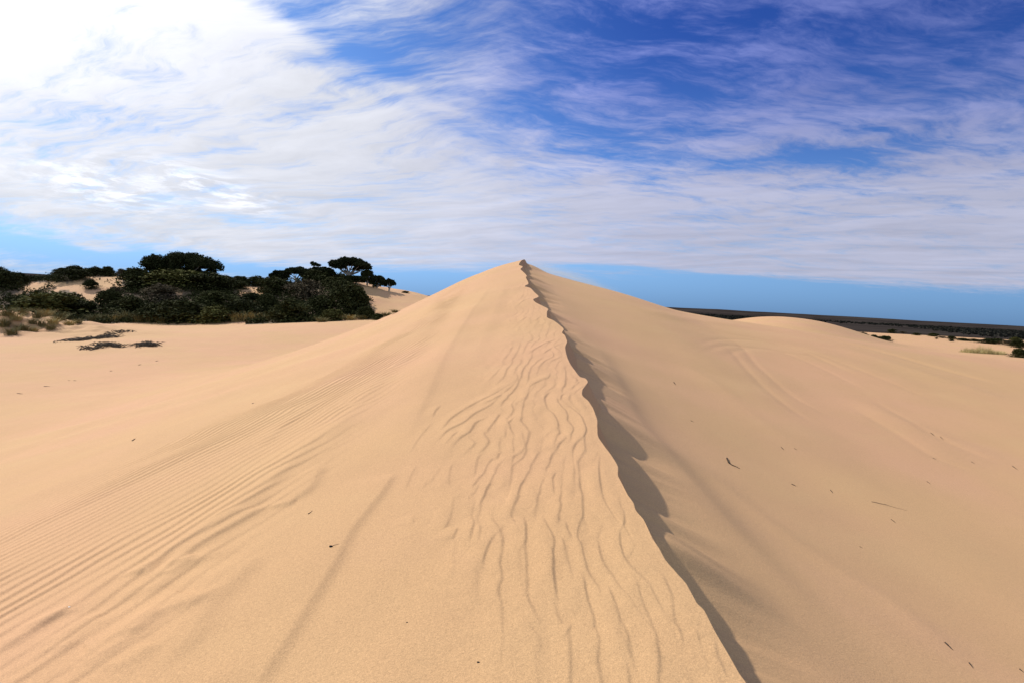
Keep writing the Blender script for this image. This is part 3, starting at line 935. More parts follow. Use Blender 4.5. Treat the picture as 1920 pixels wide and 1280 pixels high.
# left: the vegetated dune
G1 = 'shrubs on the scrub-covered dune'
for a in (
    (8, 540, 62, 44, 'big dark shrub cut by the left edge of the photo, on the dune', 'dark'),
    (40, 532, 40, 24, 'dark round shrub right beside the big one at the left edge', 'dark'),
    (100, 592, 140, 52, 'very large olive dome-shaped shrub behind the grassy hummock', 'olive', 85),
    (52, 594, 70, 34, 'dark shrub hugging the left flank of the very large olive dome', 'dark', 86),
    (150, 596, 70, 34, 'dark shrub hugging the right flank of the very large olive dome', 'dark', 86),
    (172, 541, 34, 20, 'lone dark shrub standing in the middle of the bare sand hollow', 'dark'),
    (140, 524, 60, 22, 'dark shrub spreading above the bare sand hollow, on its left rim', 'dark'),
    (205, 575, 50, 36, 'dark shrub at the lower mouth of the bare sand hollow', 'dark'),
    (215, 556, 40, 24, 'small dry brown shrub on the right lip of the bare sand hollow', 'open'),
    (262, 540, 80, 44, 'dense dark shrub between the sand hollow and the big dome tree', 'dark'),
    (245, 590, 80, 40, 'dark shrub low on the slope directly above the tuft row', 'dark'),
    (330, 534, 120, 34, 'wide olive-brown shrub directly below the big dome tree', 'olive'),
    (400, 545, 90, 40, 'dark shrub on the slope below the right end of the dome tree', 'dark'),
    (300, 565, 90, 36, 'dry brown shrub, mid slope under the dome tree', 'open'),
    (340, 602, 110, 46, 'broad dark shrub at the dune foot below the dome tree', 'dark'),
    (290, 600, 70, 34, 'dark shrub at the dune foot left of the broad one', 'dark'),
    (405, 603, 100, 34, 'bright olive low shrub at the dune foot, with a sunlit top', 'olive'),
    (448, 598, 80, 44, 'dark shrub at the dune foot left of the pale-green grass tufts', 'dark'),
    (400, 580, 90, 40, 'dark shrub just above the sunlit olive shrub', 'dark'),
    (470, 570, 44, 24, 'dark shrub beside the small grey bare patch in mid dune', 'dark'),
    (520, 552, 70, 38, 'dark shrub right of the small grey bare patch', 'dark'),
    (505, 585, 60, 40, 'dark shrub directly behind the pale-green grass tufts', 'dark'),
    (545, 603, 90, 50, 'large dark shrub at the dune foot right of the pale-green tufts', 'dark'),
    (575, 560, 80, 40, 'brownish open shrub in mid slope under the thin high tree', 'open'),
    (600, 592, 70, 44, 'dark shrub right of the large one at the dune foot', 'dark'),
    (585, 535, 80, 34, 'dark shrub on the upper slope under the thin high tree', 'dark'),
    (640, 556, 70, 36, 'dark shrub under the umbrella tree with pale limbs', 'dark'),
    (655, 588, 90, 62, 'tall very dark shrub mass below the umbrella tree', 'dark'),
    (620, 602, 60, 26, 'olive low shrub at the dune foot below the umbrella tree', 'olive'),
    (690, 597, 44, 26, 'last dark shrub at the right end of the dune foot', 'dark'),
    (670, 570, 40, 40, 'narrow dark shrub on the edge of the open sand slope', 'dark'),
    (708, 600, 26, 14, 'tiny dark shrub where the scrub meets the big dune', 'dark'),
):
    shrub(*a[:6], group=G1, Y=a[6] if len(a) > 6 else None)

# skyline shrubs
G2 = 'shrubs along the skyline of the scrub dune'
for a in (
    (30, 515, 50, 14, 'low dark skyline shrub near the left edge of the photo', 'dark', 104),
    (75, 520, 60, 12, 'low dark skyline shrub under the strip of far grey plain', 'dark', 108),
    (118, 512, 40, 18, 'first of the rising skyline shrubs left of the twin round ones', 'dark', 108),
    (140, 508, 42, 20, 'left one of the twin round skyline shrubs', 'dark', 108),
    (176, 508, 44, 22, 'right one of the twin round skyline shrubs', 'dark', 108),
    (206, 508, 32, 23, 'upright skyline shrub midway between twin shrubs and dome tree', 'dark', 109),
    (226, 508, 24, 20, 'narrow skyline shrub right of the upright one', 'open', 109),
    (250, 510, 32, 20, 'skyline shrub two places left of the dome tree', 'dark', 109),
    (284, 512, 36, 17, 'skyline shrub touching the left tip of the dome tree', 'dark', 108),
    (424, 522, 40, 17, 'thin-topped skyline shrub just right of the dome tree', 'open', 108),
    (450, 524, 42, 19, 'skyline shrub in the dip between the dome tree and tree group', 'dark', 109),
    (482, 524, 44, 22, 'long flat skyline shrub left of the tree group', 'dark', 109),
    (512, 524, 40, 24, 'round skyline shrub adjoining the tree group on its left', 'dark', 109),
    (540, 530, 60, 22, 'dark bushy shrub filling the gap below the loose-crowned tree', 'dark', 103),
    (630, 532, 56, 20, 'dark shrub wedged between the dense round tree and umbrella tree', 'dark', 102),
    (446, 536, 50, 16, 'low dark shrub under the skyline dip, above the grey bare patch', 'dark', 104),
    (760, 550, 16, 5, 'tiny dark shrub on the sand saddle near the big dune', 'dark', 108),
):
    x = a[:6]
    shrub(*x, group=G2, Y=a[6])


# ------------------------------------------------------------------ trees
def tree(px, Y, wpx, top_v, label, seed, style='dome', crown_frac=.55, stems=4, lobes=12, low=((.20, 1), (.42, 2), (.62, 3))):
    d = px_dir(px, 520); x = d[0] / d[1] * Y
    gz = float(height(x, Y))
    _, gv = project(x, Y, gz)
    H = (gv - top_v) / F_PX * Y
    W = wpx / F_PX * Y
    r = np.random.default_rng(seed)
    root = empty('tree', (x, Y, gz))
    tag(root, label, 'tree', 'trees on the scrub dune skyline')
    tp = []; lv = []
    base = np.array([0, 0, -.25])
    ch = H * crown_frac
    centers = []
    for i in range(lobes):
        u = -1 + 2 * (i + .5) / lobes + r.uniform(-.08, .08)
        q = r.uniform(-.5, .5)
        zt = math.sqrt(max(0, 1 - u * u * .95))
        top = (H - ch) + ch * (.35 + .52 * zt) if style == 'dome' else H - ch * r.uniform(.25, .6)
        c = np.array([u * W * .40, q * W * .45, top - ch * .12 * r.uniform(0, 1)])
        centers.append(c)
        rad = np.array([W * r.uniform(.12, .17) * (12 / lobes) ** .5, W * .13, ch * r.uniform(.20, .30)])
        n = int(150 + 2600 * (rad[0] * rad[1]) ** .5 / 2.2)
        P = lobe_points(c, rad, min(n, 1500), r, .3, -.55)
        lv.append((*leaf_quads(P, .13 if W > 3 else .09, seed * 7 + i), 0))
        if style == 'dome':    # lower layers, with gaps left between them
            for k, (dz, every) in enumerate(low):
                if i % every == 0 and abs(u) < 1 - dz * .5:
                    c2 = c * (.92, 1, 1) - np.array([r.uniform(-.05, .05) * W, 0, ch * (dz + r.uniform(-.06, .06))])
                    P = lobe_points(c2, rad * (.85, .9, .7), min(n, 1500) // 2, r, .3, -.5)
                    lv.append((*leaf_quads(P, .13 if W > 3 else .09, seed * 7 + i + 50 * (k + 1)), 0))
    # trunks fork low and bend out to the lobes
    tr = max(.09, H * .045)
    for k in range(stems):
        grp = centers[k::stems]
        foot = base + np.array([(k - (stems - 1) / 2) * tr * 1.1, r.uniform(-.1, .1), 0])
        mid = foot * .4 + np.mean(grp, axis=0) * np.array([.42, .42, 0]) + np.array([0, 0, (H - ch) * .8 + .2])
        tp.append((*tube([foot, foot * .7 + mid * .3 + (r.uniform(-.12, .12), 0, .05), mid], [tr * 1.25, tr, tr * .75], 7), 0))
        for c in grp:
            m2 = mid * .5 + c * .5 + np.array([r.uniform(-.15, .15), r.uniform(-.15, .15), -.05 * H])
            tp.append((*tube([mid, m2, c], [tr * .7, tr * .45, tr * .15], 5), 0))
    V, Fq, M = merge(tp)
    mesh_np('trunk', V, Fq, [M_BARK], root, True)
    V, Fq, M = merge(lv)
    mesh_np('crown', V, Fq, [M_LEAF3], root, False)
    return root


tree(342, 107, 142, 478, 'wide flat-domed dark tree on the dune top, the broadest crown of all', 101, 'dome', .86, 4, 22, ((.20, 2), (.45, 2), (.70, 3)))
tree(302, 108, 64, 492, 'low spreading tree forming the left shoulder of the broad domed tree', 108, 'dome', .7, 3, 9)
tree(556, 106, 48, 503, 'tree with a loose crown showing sky between pale limbs, left of the dense round one', 102, 'dome', .55, 3, 8, ((.2, 3),))
tree(600, 107, 62, 502, 'dense round dark tree in the middle of the tree group', 103, 'dome', .75, 3, 11)
tree(590, 110, 19, 490, 'thin little tree whose sparse flat top pokes above the group', 104, 'flat', .30, 2, 5)
tree(654, 105, 84, 486, 'umbrella-crowned tree with pale forked trunks showing under its canopy', 105, 'dome', .66, 5, 18, ((.18, 2), (.40, 6)))
tree(689, 105, 24, 507, 'small round tree right beside the umbrella-crowned tree', 106, 'dome', .85, 2, 8)
tree(668, 104, 50, 518, 'low dark bushy tree under the right side of the umbrella crown', 111, 'dome', .8, 2, 8)
tree(708, 105, 34, 518, 'low tree on the falling skyline, second from its right end', 107, 'dome', .95, 2, 10)
tree(731, 105, 24, 525, 'rightmost small tree on the falling skyline, with open lower limbs', 109, 'dome', .8, 2, 8, ((.2, 2), (.4, 4)))
tree(524, 109, 40, 509, 'small dark tree at the left end of the tree group', 110, 'dome', .75, 2, 7)


# ------------------------------------------------------------------ thicket (nobody could count it)
def thicket():
    r = np.random.default_rng(5)
    n = 9000
    x = r.uniform(-125, -8, n); y = r.uniform(80, 124, n)
    z = height(x, y)
    k = scrub_mask(x, y, z) > .5
    x, y, z = x[k], y[k], z[k]
    k = r.uniform(size=len(x)) < .34
    x, y, z = x[k], y[k], z[k]
    parts = []
    V = []
    for i in range(len(x)):
        h = r.uniform(.35, 1.0); w = r.uniform(.6, 1.3)
        P = lobe_points((0, 0, 0), (w, w, h), 80, r, .5, -.1) + (x[i], y[i], z[i])
        V.append(P)
    P = np.concatenate(V)
    v, f = leaf_quads(P, .14, 77)
    o = mesh_np('scrub_thicket', v, f, [M_LEAF], smooth=False)
    tag(o, 'low dark scrub growing all over the dune on the left', 'scrub', kind='stuff')


thicket()


# ------------------------------------------------------------------ grass
def tuft_mesh(name, seed, mat, blades=190, spread=.30, curl=.5):
    r = np.random.default_rng(seed)
    V = []; Fq = []; o = 0
    for b in range(blades):
        an = r.uniform(0, 2 * math.pi); q = spread * r.uniform(0, 1) ** .7
        x0, y0 = math.cos(an) * q, math.sin(an) * q
        L = r.uniform(.45, 1.05); lean = r.uniform(.1, curl) + q * .8
        ad = an + r.normal(0, .6)
        dx, dy = math.cos(ad), math.sin(ad)
        w = r.uniform(.010, .020)
        px_, py_ = -dy * w, dx * w
        for k in range(4):
            t = k / 3
            ox = dx * lean * t * t * L; oy = dy * lean * t * t * L; oz = L * (t - .28 * lean * t * t) * .9
            ww = 1 - .8 * t
            V.append((x0 + ox - px_ * ww, y0 + oy - py_ * ww, oz - .04)); V.append((x0 + ox + px_ * ww, y0 + oy + py_ * ww, oz - .04))
        for k in range(3):
            a = o + 2 * k
            Fq.append((a, a + 1, a + 3, a + 2))
        o += 8
    ob = mesh_np(name, V, Fq, [mat], smooth=True)
    me = ob.data
    bpy.data.objects.remove(ob)
    return me


TUFTS = {'dry': [tuft_mesh('dry_grass', s, M_GRASS) for s in (1, 2)], 'green': [tuft_mesh('green_grass', s, M_GRASS2) for s in (3, 4, 5)]}


def tuft(px, py, wpx, hpx, label, kind='green', group=None, tmin=20, name='grass_tuft'):
    global _cnt
    _cnt += 1
    p = ground(px, py, tmin)
    if p is None:
        return
    w = 1.25 * wpx / F_PX * p[1]; h = 1.3 * hpx / F_PX * p[1]
    me = TUFTS[kind][_cnt % len(TUFTS[kind])]
    o = bpy.data.objects.new(name, me)
    o.location = p
    r = random.Random(_cnt)
    o.rotation_euler = (0, 0, r.uniform(0, 6.28))
    o.scale = (w, w * .9, h)
    link(o)
    return tag(o, label, 'grass', group)


G3 = 'grass tufts on the hummock at the left edge'
for a in (
    (12, 592, 46, 22, 'green tuft at the left photo edge, topmost on the hummock', 'green'),
    (44, 590, 40, 17, 'dark green tuft left of the pale sand notch on the hummock', 'green'),
    (8, 612, 40, 22, 'tuft at the left photo edge, on the face of the hummock', 'green'),
    (20, 628, 44, 20, 'lowest tuft at the left photo edge, at the hummock foot', 'green'),
    (86, 594, 44, 20, 'straw-tinted tuft in the middle of the hummock top', 'dry'),
    (112, 602, 52, 22, 'large bushy tuft on the right of the hummock top', 'green'),
    (78, 612, 36, 18, 'tuft half way down the middle of the hummock face', 'green'),
    (60, 607, 30, 14, 'small tuft just below the pale sand notch', 'green'),
    (95, 618, 34, 14, 'tuft near the bottom right of the hummock face', 'green'),
    (146, 606, 32, 12, 'outlying tuft at the right tip of the hummock', 'green'),
    (130, 597, 30, 14, 'small tuft behind the large bushy one', 'dry'),
    (30, 600, 44, 20, 'straw tuft between the topmost edge tuft and the sand notch', 'dry'),
    (70, 596, 36, 18, 'green tuft immediately right of the pale sand notch', 'green'),
    (100, 608, 40, 18, 'straw tuft in front of the large bushy one', 'dry'),
    (40, 620, 44, 18, 'wide tuft low on the hummock face above its shadow', 'green'),
    (62, 622, 36, 14, 'brownish tuft low on the hummock face, right of the wide one', 'dry'),
    (130, 610, 34, 14, 'tuft on the right shoulder of the hummock face', 'dry'),
):
    tuft(a[0], a[1], a[2] * .62, a[3] * .80, a[4], a[5], group=G3)
G4 = 'grass tufts along the foot of the scrub dune'
for a in (
    (176, 603, 26, 14, 'first tuft at the left end of the long tuft row', 'green'),
    (196, 602, 26, 13, 'second tuft of the long row, greyish green', 'green'),
    (216, 603, 24, 13, 'third tuft of the long row, beside pale sand', 'dry'),
    (238, 602, 34, 20, 'tallest tuft of the long row, in its middle', 'green'),
    (260, 604, 28, 14, 'tuft right after the tallest of the long row', 'green'),
    (282, 604, 30, 15, 'sixth tuft of the long row, in front of dark shrubs', 'green'),
    (304, 606, 26, 12, 'last tuft at the right end of the long row', 'green'),
    (376, 606, 20, 8, 'tiny tuft alone below the sunlit olive shrub', 'green'),
    (444, 603, 30, 16, 'left one of the bright pale-green tuft cluster', 'dry'),
    (460, 602, 34, 20, 'tallest of the bright pale-green tuft cluster', 'dry'),
    (478, 602, 28, 16, 'right one of the bright pale-green tuft cluster', 'dry'),
    (498, 602, 24, 16, 'tuft standing apart right of the bright cluster', 'green'),
    (604, 604, 24, 9, 'low tuft below the tall very dark shrub mass, left', 'green'),
    (630, 601, 28, 10, 'straw tuft below the tall very dark shrub mass, middle', 'dry'),
    (656, 600, 30, 11, 'straw tuft below the tall very dark shrub mass, right', 'dry'),
    (682, 599, 24, 9, 'tuft next to the last dark shrub of the dune foot', 'green'),
    (724, 592, 24, 8, 'tuft peeping over the flank of the big dune, nearer the scrub', 'green'),
    (742, 586, 22, 6, 'tuft peeping over the flank of the big dune, nearer its top', 'green'),
):
    tuft(*a, group=G4)

# right: the large straw-coloured clump and scrub on the flats
def grass_clump():
    p = ground(1842, 662, 20)
    r = np.random.default_rng(9)
    V = []; Fq = []; o = 0
    W = 78 / F_PX * p[1]
    for b in range(1500):
        u = r.uniform(-.5, .5); q = r.uniform(-.5, .5) * (1 - 1.4 * u * u)
        hh = (1 - (2 * u) ** 2 * .75) * (.45 + .4 * max(0, math.sin(u * 17 + 1)))
        x0 = u * W; y0 = q * W * .5; L = r.uniform(.6, 1.1) * hh * 1.7
        ad = r.uniform(0, 6.28) if r.uniform() < .6 else r.normal(0, .5)
        dx, dy = math.cos(ad), math.sin(ad); w = .022; lean = r.uniform(.2, .9)
        for k in range(3):
            t = k / 2
            V.append((x0 + dx * lean * t * t * L + dy * w * (1 - .8 * t), y0 + dy * lean * t * t * L - dx * w * (1 - .8 * t), L * t * (1 - .25 * lean * t) - .05))
            V.append((x0 + dx * lean * t * t * L - dy * w * (1 - .8 * t), y0 + dy * lean * t * t * L + dx * w * (1 - .8 * t), L * t * (1 - .25 * lean * t) - .05))
        for k in range(2):
            a = o + 2 * k; Fq.append((a, a + 1, a + 3, a + 2))
        o += 6
    V = np.array(V)
    wx = V[:, 0] + p[0]; wy = V[:, 1] + p[1]
    V[:, 2] += height(wx, wy) - p[2]
    ob = mesh_np('grass_clump', V, Fq, [M_GRASS], smooth=True)
    ob.location = p
    tag(ob, 'large straw-coloured grass clump on the sand flats at the right', 'grass')


grass_clump()
G5 = 'low dark shrubs scattered on the right sand flats'
for a in (
    (1612, 616, 40, 5, 'long thin strip-like shrub, leftmost on the right sand flats', 'dark'),
    (1640, 612, 16, 6, 'small shrub just above the leftmost strip-like one', 'dark'),
    (1662, 614, 22, 8, 'round shrub against the forest edge, beyond the strip-like one', 'dark'),
    (1650, 621, 20, 4, 'flat shrub second from the left in the row on the flats', 'dark'),
    (1672, 624, 16, 6, 'dark shrub third from the left in the row on the flats', 'dark'),
    (1692, 625, 16, 3, 'faint flat shrub fourth from the left in the row', 'open'),
    (1718, 629, 13, 4, 'lone small shrub in the middle of the row on the flats', 'dark'),
    (1750, 631, 18, 5, 'shrub starting the long dotted line right of the lone small one', 'dark'),
    (1768, 634, 22, 3, 'thin shrub second in the long dotted line', 'open'),
    (1786, 636, 16, 5, 'shrub third in the long dotted line', 'dark'),
    (1784, 640, 8, 4, 'tiny shrub lying just below the dotted line', 'dark'),
    (1806, 639, 22, 4, 'shrub fourth in the long dotted line', 'dark'),
    (1828, 640, 24, 4, 'shrub fifth in the long dotted line', 'dark'),
    (1852, 644, 34, 8, 'larger dark shrub above the straw-coloured grass clump', 'dark'),
    (1870, 644, 20, 8, 'dark shrub joined to the right of the larger one above the clump', 'dark'),
    (1756, 636, 6, 3, 'dot-sized shrub under the start of the dotted line', 'open'),
    (1896, 648, 36, 9, 'brownish flat shrub near the right photo edge, above the bottom one', 'open'),
    (1912, 652, 26, 12, 'darker shrub cut by the right photo edge, upper of two', 'dark'),
    (1910, 670, 32, 14, 'reddish dark shrub cut by the right photo edge, lower of two', 'dark'),
    (1904, 641, 20, 7, 'green shrub at the right photo edge nearest the forest', 'olive'),
):
    shrub(a[0], a[1], a[2] * 1.15, a[3] * 1.4, a[4], a[5], group=G5, sink=.02)


# ------------------------------------------------------------------ the far wood on the right and behind
def far_wood():
    r = np.random.default_rng(15)
    pts = []
    edge = curve([1480, 1560, 1610, 1700, 1770, 1840, 1880, 1990, 2300], [600, 604, 607, 612, 622, 630, 634, 638, 650])
    n = 26000
    az = r.uniform(-.75, .95, n); yy = np.exp(r.uniform(math.log(110), math.log(1700), n))
    x = np.tan(az) * yy
    inside = yy < 480
    z = np.where(inside, height(x, np.minimum(yy, 480)) - sst(yy, 250, 480) * 4.0, -7.2 + 7 * sst(yy, 600, 4000))
    z = np.maximum(z, -7.2 + 7 * sst(yy, 600, 4000))
    px, py = project(x, yy, z)
    ok = np.where(px > 1000, py < edge(px) + 2.5 * vn(x * .08, yy * .05, 33), yy > 330)
    x, yy, z = x[ok], yy[ok], z[ok]
    V = []
    S = []
    for i in range(len(x)):
        near = yy[i] < 350
        hmax = min(3.2, 1.6 + (yy[i] - 110) * .006)
        h = r.uniform(.5, 1.0) * hmax; w = h * r.uniform(.7, 1.3) * (1 if near else 1.8)
        k = 40 if near else 12
        V.append(lobe_points((0, 0, h * .45), (w, w, h * .6), k, r, .4, -.5) + (x[i], yy[i], z[i]))
        S += [(.30 if near else .8) * (1 + yy[i] / 900)] * len(V[-1])
    P = np.concatenate(V); S = np.array(S)
    v, f = leaf_quads(P, 1.0, 5)
    c = np.repeat(P, 4, 0)
    v = c + (v - c) * np.repeat(S, 4)[:, None]
    o = mesh_np('far_wood', v, f, [M_FAR], smooth=False)
    tag(o, 'dark band of low woodland on the plain below the horizon', 'woodland', kind='stuff')


far_wood()


# ------------------------------------------------------------------ litter on the sand: twigs, pebbles, a shell
def exact(px, py):
    dg = bpy.context.evaluated_depsgraph_get()
    d = px_dir(px, py)
    ok, loc, nor, idx = BVH.ray_cast(Vector((0, 0, 0)), Vector(d))[0] is not None, *BVH.ray_cast(Vector((0, 0, 0)), Vector(d))[:3]
    return np.array(loc), nor


from mathutils.bvhtree import BVHTree
def _bvh():
    # a light copy of the sand surface near the viewer
    me = sand.data
    co = np.empty(len(me.vertices) * 3, np.float32); me.vertices.foreach_get('co', co); co = co.reshape(-1, 3)
    nc = 940 + 521
    nr = len(co) // nc
    g = co.reshape(nr, nc, 3)
    r0 = np.searchsorted(g[:, 0, 1], 1.6); r1 = np.searchsorted(g[:, 0, 1], 70)
    g = g[r0:r1:2, ::2]
    a, b = g.shape[:2]
    k = (np.arange(a - 1)[:, None] * b + np.arange(b - 1)[None]).ravel()
    return BVHTree.FromPolygons(g.reshape(-1, 3).tolist(), np.stack([k, k + 1, k + b + 1, k + b], 1).tolist())


BVH = _bvh()


def twig(pts, rad, label, mat=None, name='twig', stub=True, group='twigs lying on the lee slope', lift=.25):
    """a dry twig lying on the sand through photo pixels pts"""
    W = []; rad = rad * .78
    for p in pts:
        h = BVH.ray_cast(Vector((0, 0, 0)), Vector(px_dir(*p)))
        if h[0] is None:
            return
        W.append(np.array(h[0]) + np.array(h[1]) * rad * lift)
    o0 = W[0]
    n = 9
    ts = np.linspace(0, len(W) - 1, n)
    path = [np.array([np.interp(t, range(len(W)), [w[k] for w in W]) for k in range(3)]) - o0 for t in ts]
    rr = random.Random(int(pts[0][0]))
    L = np.linalg.norm(path[-1])
    for q in path[1:-1]:
        q += np.array([rr.uniform(-1, 1), rr.uniform(-1, 1), rr.uniform(0, 1)]) * L * .02
    radii = [rad * (1.0 - .75 * (i / (n - 1)) ** 1.3) * rr.uniform(.85, 1.12) for i in range(n)]
    parts = [(*tube(path, radii, 8), 0)]
    if stub:
        k = 3
        d = path[k + 1] - path[k]; s = np.cross(d, [0, 0, 1.0]); s /= np.linalg.norm(s) + 1e-9
        e = path[k] + d * .9 + s * L * .10 + np.array([0, 0, rad * 1.2])
        parts.append((*tube([path[k], (path[k] + e) / 2 + np.array([0, 0, rad * .4]), e], [radii[k] * .7, radii[k] * .5, radii[k] * .25], 6), 0))
    V, Fq, M = merge(parts)
    o = mesh_np(name, V, Fq, [mat or M_TWIG])
    o.location = o0
    return tag(o, label, 'twig', group)


twig([(1363, 859), (1367, 867), (1373, 872), (1387, 878)], .016, 'curved dark stick with a knobbed end, largest on the lee slope')
for a in (
    ([(1465, 838), (1470, 843)], .009, 'short dark twig right of the curved stick, left of its pale neighbour'),
    ([(1489, 840), (1495, 843)], .006, 'small brown twig immediately right of the short dark one'),
    ([(1484, 907), (1493, 911)], .009, 'straight twig below and right of the curved stick'),
    ([(1557, 918), (1562, 924)], .007, 'stubby twig alone in the middle of the lee slope'),
    ([(1263, 716), (1267, 721)], .010, 'black speck of wood high on the lee slope near the crest shadow'),
    ([(1295, 788), (1301, 791)], .006, 'tiny twig between the crest shadow and the curved stick'),
    ([(1772, 1204), (1787, 1218)], .009, 'dark twig at the end of a faint groove, lower right'),
    ([(1817, 1242), (1825, 1252)], .007, 'twig nearest the bottom edge, just beyond the grooved one'),
    ([(1671, 973), (1680, 980)], .006, 'thin twig under the long hairline root'),
    ([(1745, 811), (1753, 817)], .008, 'left one of the pair of twigs lying in one line'),
    ([(1763, 818), (1769, 824)], .007, 'right one of the pair of twigs lying in one line'),
    ([(1749, 858), (1755, 861)], .007, 'short twig below the pair lying in one line'),
    ([(1821, 865), (1828, 869)], .006, 'pale short twig between the pair and the right photo edge'),
    ([(1898, 873), (1908, 880)], .008, 'dark twig close to the right photo edge, upper slope'),
    ([(1738, 902), (1745, 907)], .006, 'twig in the open sand left of the lower right corner area'),
    ([(1634, 940), (1660, 946), (1700, 957)], .004, 'long hairline root lying on the sand, thinnest and longest'),
    ([(1912, 1254), (1920, 1260)], .007, 'twig cut by the right photo edge near the bottom corner'),
    ([(1612, 1024), (1617, 1027)], .005, 'tiny twig below the thin twig and hairline root'),
):
    twig(*a)
G6 = 'twigs lying on the windward sand'
for a in (
    ([(578, 963), (586, 957)], .005, 'small brown twig above the black pebble'),
    ([(82, 724), (94, 724)], .020, 'longer dark twig far out on the left sand, right of two', ),
    ([(32, 737), (43, 738)], .018, 'dark twig nearest the left photo edge on the far sand'),
    ([(128, 713), (132, 713)], .018, 'tiny twig upper left of a pair on the far left sand'),
    ([(138, 713), (143, 713)], .018, 'tiny twig upper right of a pair on the far left sand'),
    ([(248, 826), (254, 822)], .012, 'lone brown twig on smooth sand above the fine ripples'),
    ([(473, 756), (477, 755)], .010, 'twig speck at the upper edge of the fine ripples'),
    ([(260, 684), (265, 683)], .030, 'dark twig in the scattered line on the left, below the brush mats'),
    ([(206, 695), (211, 695)], .025, 'dark twig at the left end of the scattered line'),
    ([(292, 677), (297, 676)], .025, 'dark twig at the right end of the scattered line'),
):
    twig(*a, group=G6, stub=False)


def pebble(px, py, r, label, mat, name='pebble', flat=.7, cat='pebble'):
    h = BVH.ray_cast(Vector((0, 0, 0)), Vector(px_dir(px, py)))
    if h[0] is None:
        return
    n1, n2 = 10, 14
    V = []; rr = np.random.default_rng(int(px))
    off = rr.uniform(0, 6, 3)
    for i in range(n1 + 1):
        for j in range(n2):
            a = math.pi * i / n1; b = 2 * math.pi * j / n2
            d = np.array([math.sin(a) * math.cos(b), math.sin(a) * math.sin(b), math.cos(a)])
            k = 1 + .14 * math.sin(3 * d[0] + off[0]) + .12 * math.sin(4 * d[1] + off[1]) + .08 * math.sin(5 * d[2] + off[2])
            V.append(d * k * r * np.array([1.25, .85, flat]))
    Fq = [(i * n2 + j, i * n2 + (j + 1) % n2, (i + 1) * n2 + (j + 1) % n2, (i + 1) * n2 + j) for i in range(n1) for j in range(n2)]
    o = mesh_np(name, V, Fq, [mat])
    o.location = Vector(h[0]) + Vector((0, 0, r * flat * .35))
    tag(o, label, cat)


M_BLACK = leaf_material('black stone', (.012, .012, .014), (.03, .03, .035), .5)
pebble(621, 1024, .0095, 'small black pebble on smooth sand left of the long crease', M_BLACK)
pebble(763, 1166, .0035, 'tiny brown pebble in the middle of the foreground sand', M_TWIG)
pebble(897, 1241, .0045, 'tiny black pebble near the bottom edge left of the crest ripples', M_BLACK)
pebble(130, 1137, .006, 'tiny white shell fragment among the ripples at lower left', M_SHELL, 'shell', .4, 'shell')
twig([(624, 1022), (636, 1019)], .0025, 'thin brown twig touching the black pebble', group=G6, stub=False)


# low mats of dead brush on the left floor
def brush_mat(poly, label, seed, hh, n=150):
    r = np.random.default_rng(seed)
    P0 = [ground(a, b, 20) for a, b in poly]
    c = P0[0]
    parts = []
    for i in range(n):
        k = r.integers(0, len(P0) - 1); t = r.uniform()
        q = P0[k] * (1 - t) + P0[k + 1] * t + np.array([r.normal(0, .25), r.normal(0, .35), 0])
        q[2] = float(height(q[0], q[1]))
        an = r.normal(0, .7) + (0 if r.uniform() < .5 else math.pi); L = r.uniform(.3, .9)
        d = np.array([math.cos(an), math.sin(an) * .6, 0]) * L
        pts = [q + (0, 0, -.03), q + d * .5 + (0, 0, r.uniform(.1, 1) * hh), q + d + (0, 0, r.uniform(-.03, hh * .7))]
        parts.append((*tube([p - c for p in pts], [.03, .024, .008], 5), 0))
    V, Fq, M = merge(parts)
    o = mesh_np('brush_mat', V, Fq, [M_TWIG])
    o.location = c
    tag(o, label, 'dead brush', 'mats of dead brush on the left sand floor')


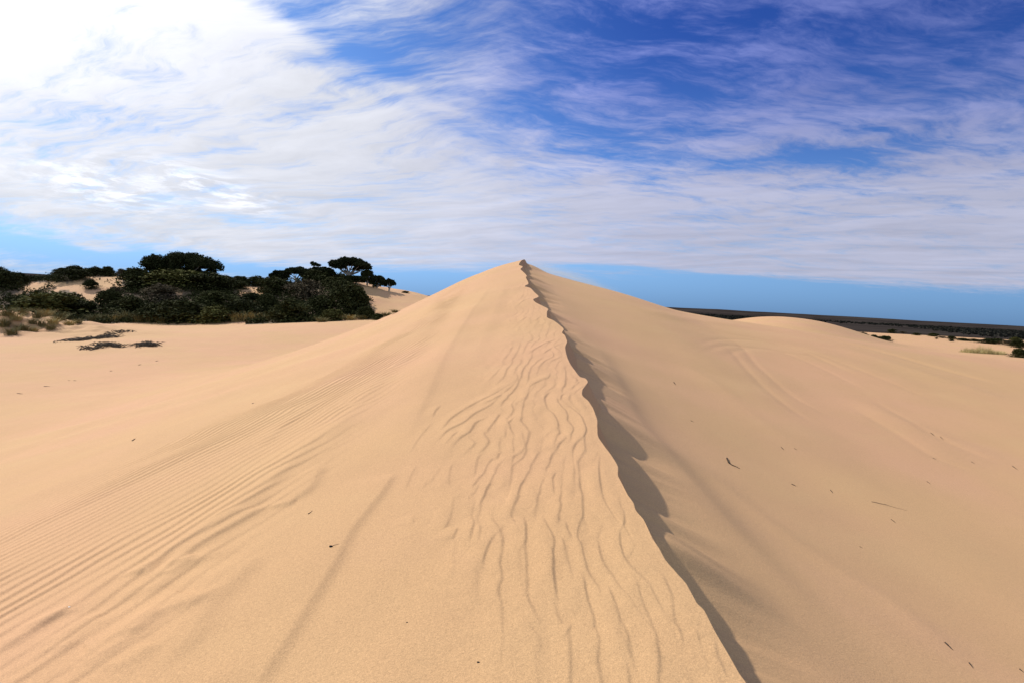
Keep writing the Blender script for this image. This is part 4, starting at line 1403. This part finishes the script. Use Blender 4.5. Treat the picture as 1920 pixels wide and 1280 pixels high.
brush_mat([(165, 655), (180, 652), (196, 647), (212, 647), (224, 651)], 'wider mat of dead dark brush on the sand, left of the small one', 1, .26)
brush_mat([(262, 650), (270, 646), (278, 646), (286, 650)], 'small mat of dead dark brush on the sand, right of the wide one', 2, .26)
brush_mat([(150, 636), (190, 631), (215, 625), (245, 621)], 'upper strand of dark sticks at the tip of the hummock shadow', 3, .14, 110)  # low thin strand of dark sticks beside the hummock
brush_mat([(120, 640), (150, 637), (185, 634), (220, 630)], 'lower strand of dark sticks at the tip of the hummock shadow', 4, .12, 170)


# ------------------------------------------------------------------ sand blown off the top of the dune
def blown_sand():
    n1, n2 = 16, 24
    V = []
    for i in range(n1 + 1):
        for j in range(n2):
            a = math.pi * i / n1; b = 2 * math.pi * j / n2
            V.append((math.sin(a) * math.cos(b), math.sin(a) * math.sin(b), math.cos(a)))
    Fq = [(i * n2 + j, (i + 1) * n2 + j, (i + 1) * n2 + (j + 1) % n2, i * n2 + (j + 1) % n2) for i in range(n1) for j in range(n2)]
    m = bpy.data.materials.new('blown sand'); m.use_nodes = True
    nt = m.node_tree; nt.nodes.clear()
    T = NT(nt.nodes, nt.links)
    tc = nt.nodes.new('ShaderNodeTexCoord').outputs['Object']
    ln = T.v('LENGTH', tc, out=1)
    fall = T.m('POWER', T.mapr(ln, .15, 1.0, 1.0, 0.0), 1.6)
    nz = T.mapr(T.noise(T.v('MULTIPLY', tc, (1.2, 2.0, 5.0)), 1.6, 4, .6), .35, .7, .15, 1.3)
    vol = nt.nodes.new('ShaderNodeVolumePrincipled')
    vol.inputs['Color'].default_value = (.90, .76, .56, 1)
    vol.inputs['Anisotropy'].default_value = .35
    T.put(vol.inputs['Density'], T.m('MULTIPLY', T.m('MULTIPLY', fall, nz), .4))
    out = nt.nodes.new('ShaderNodeOutputMaterial')
    nt.links.new(vol.outputs[0], out.inputs['Volume'])
    o = mesh_np('blown_sand', V, Fq, [m])
    o.location = (2.5, 30.6, 1.12)
    o.scale = (3.9, 2.6, .62)
    o.rotation_euler = (0, R(15), 0)
    tag(o, 'thin veil of sand blown off the top of the big dune', 'blown sand', kind='stuff')


blown_sand()
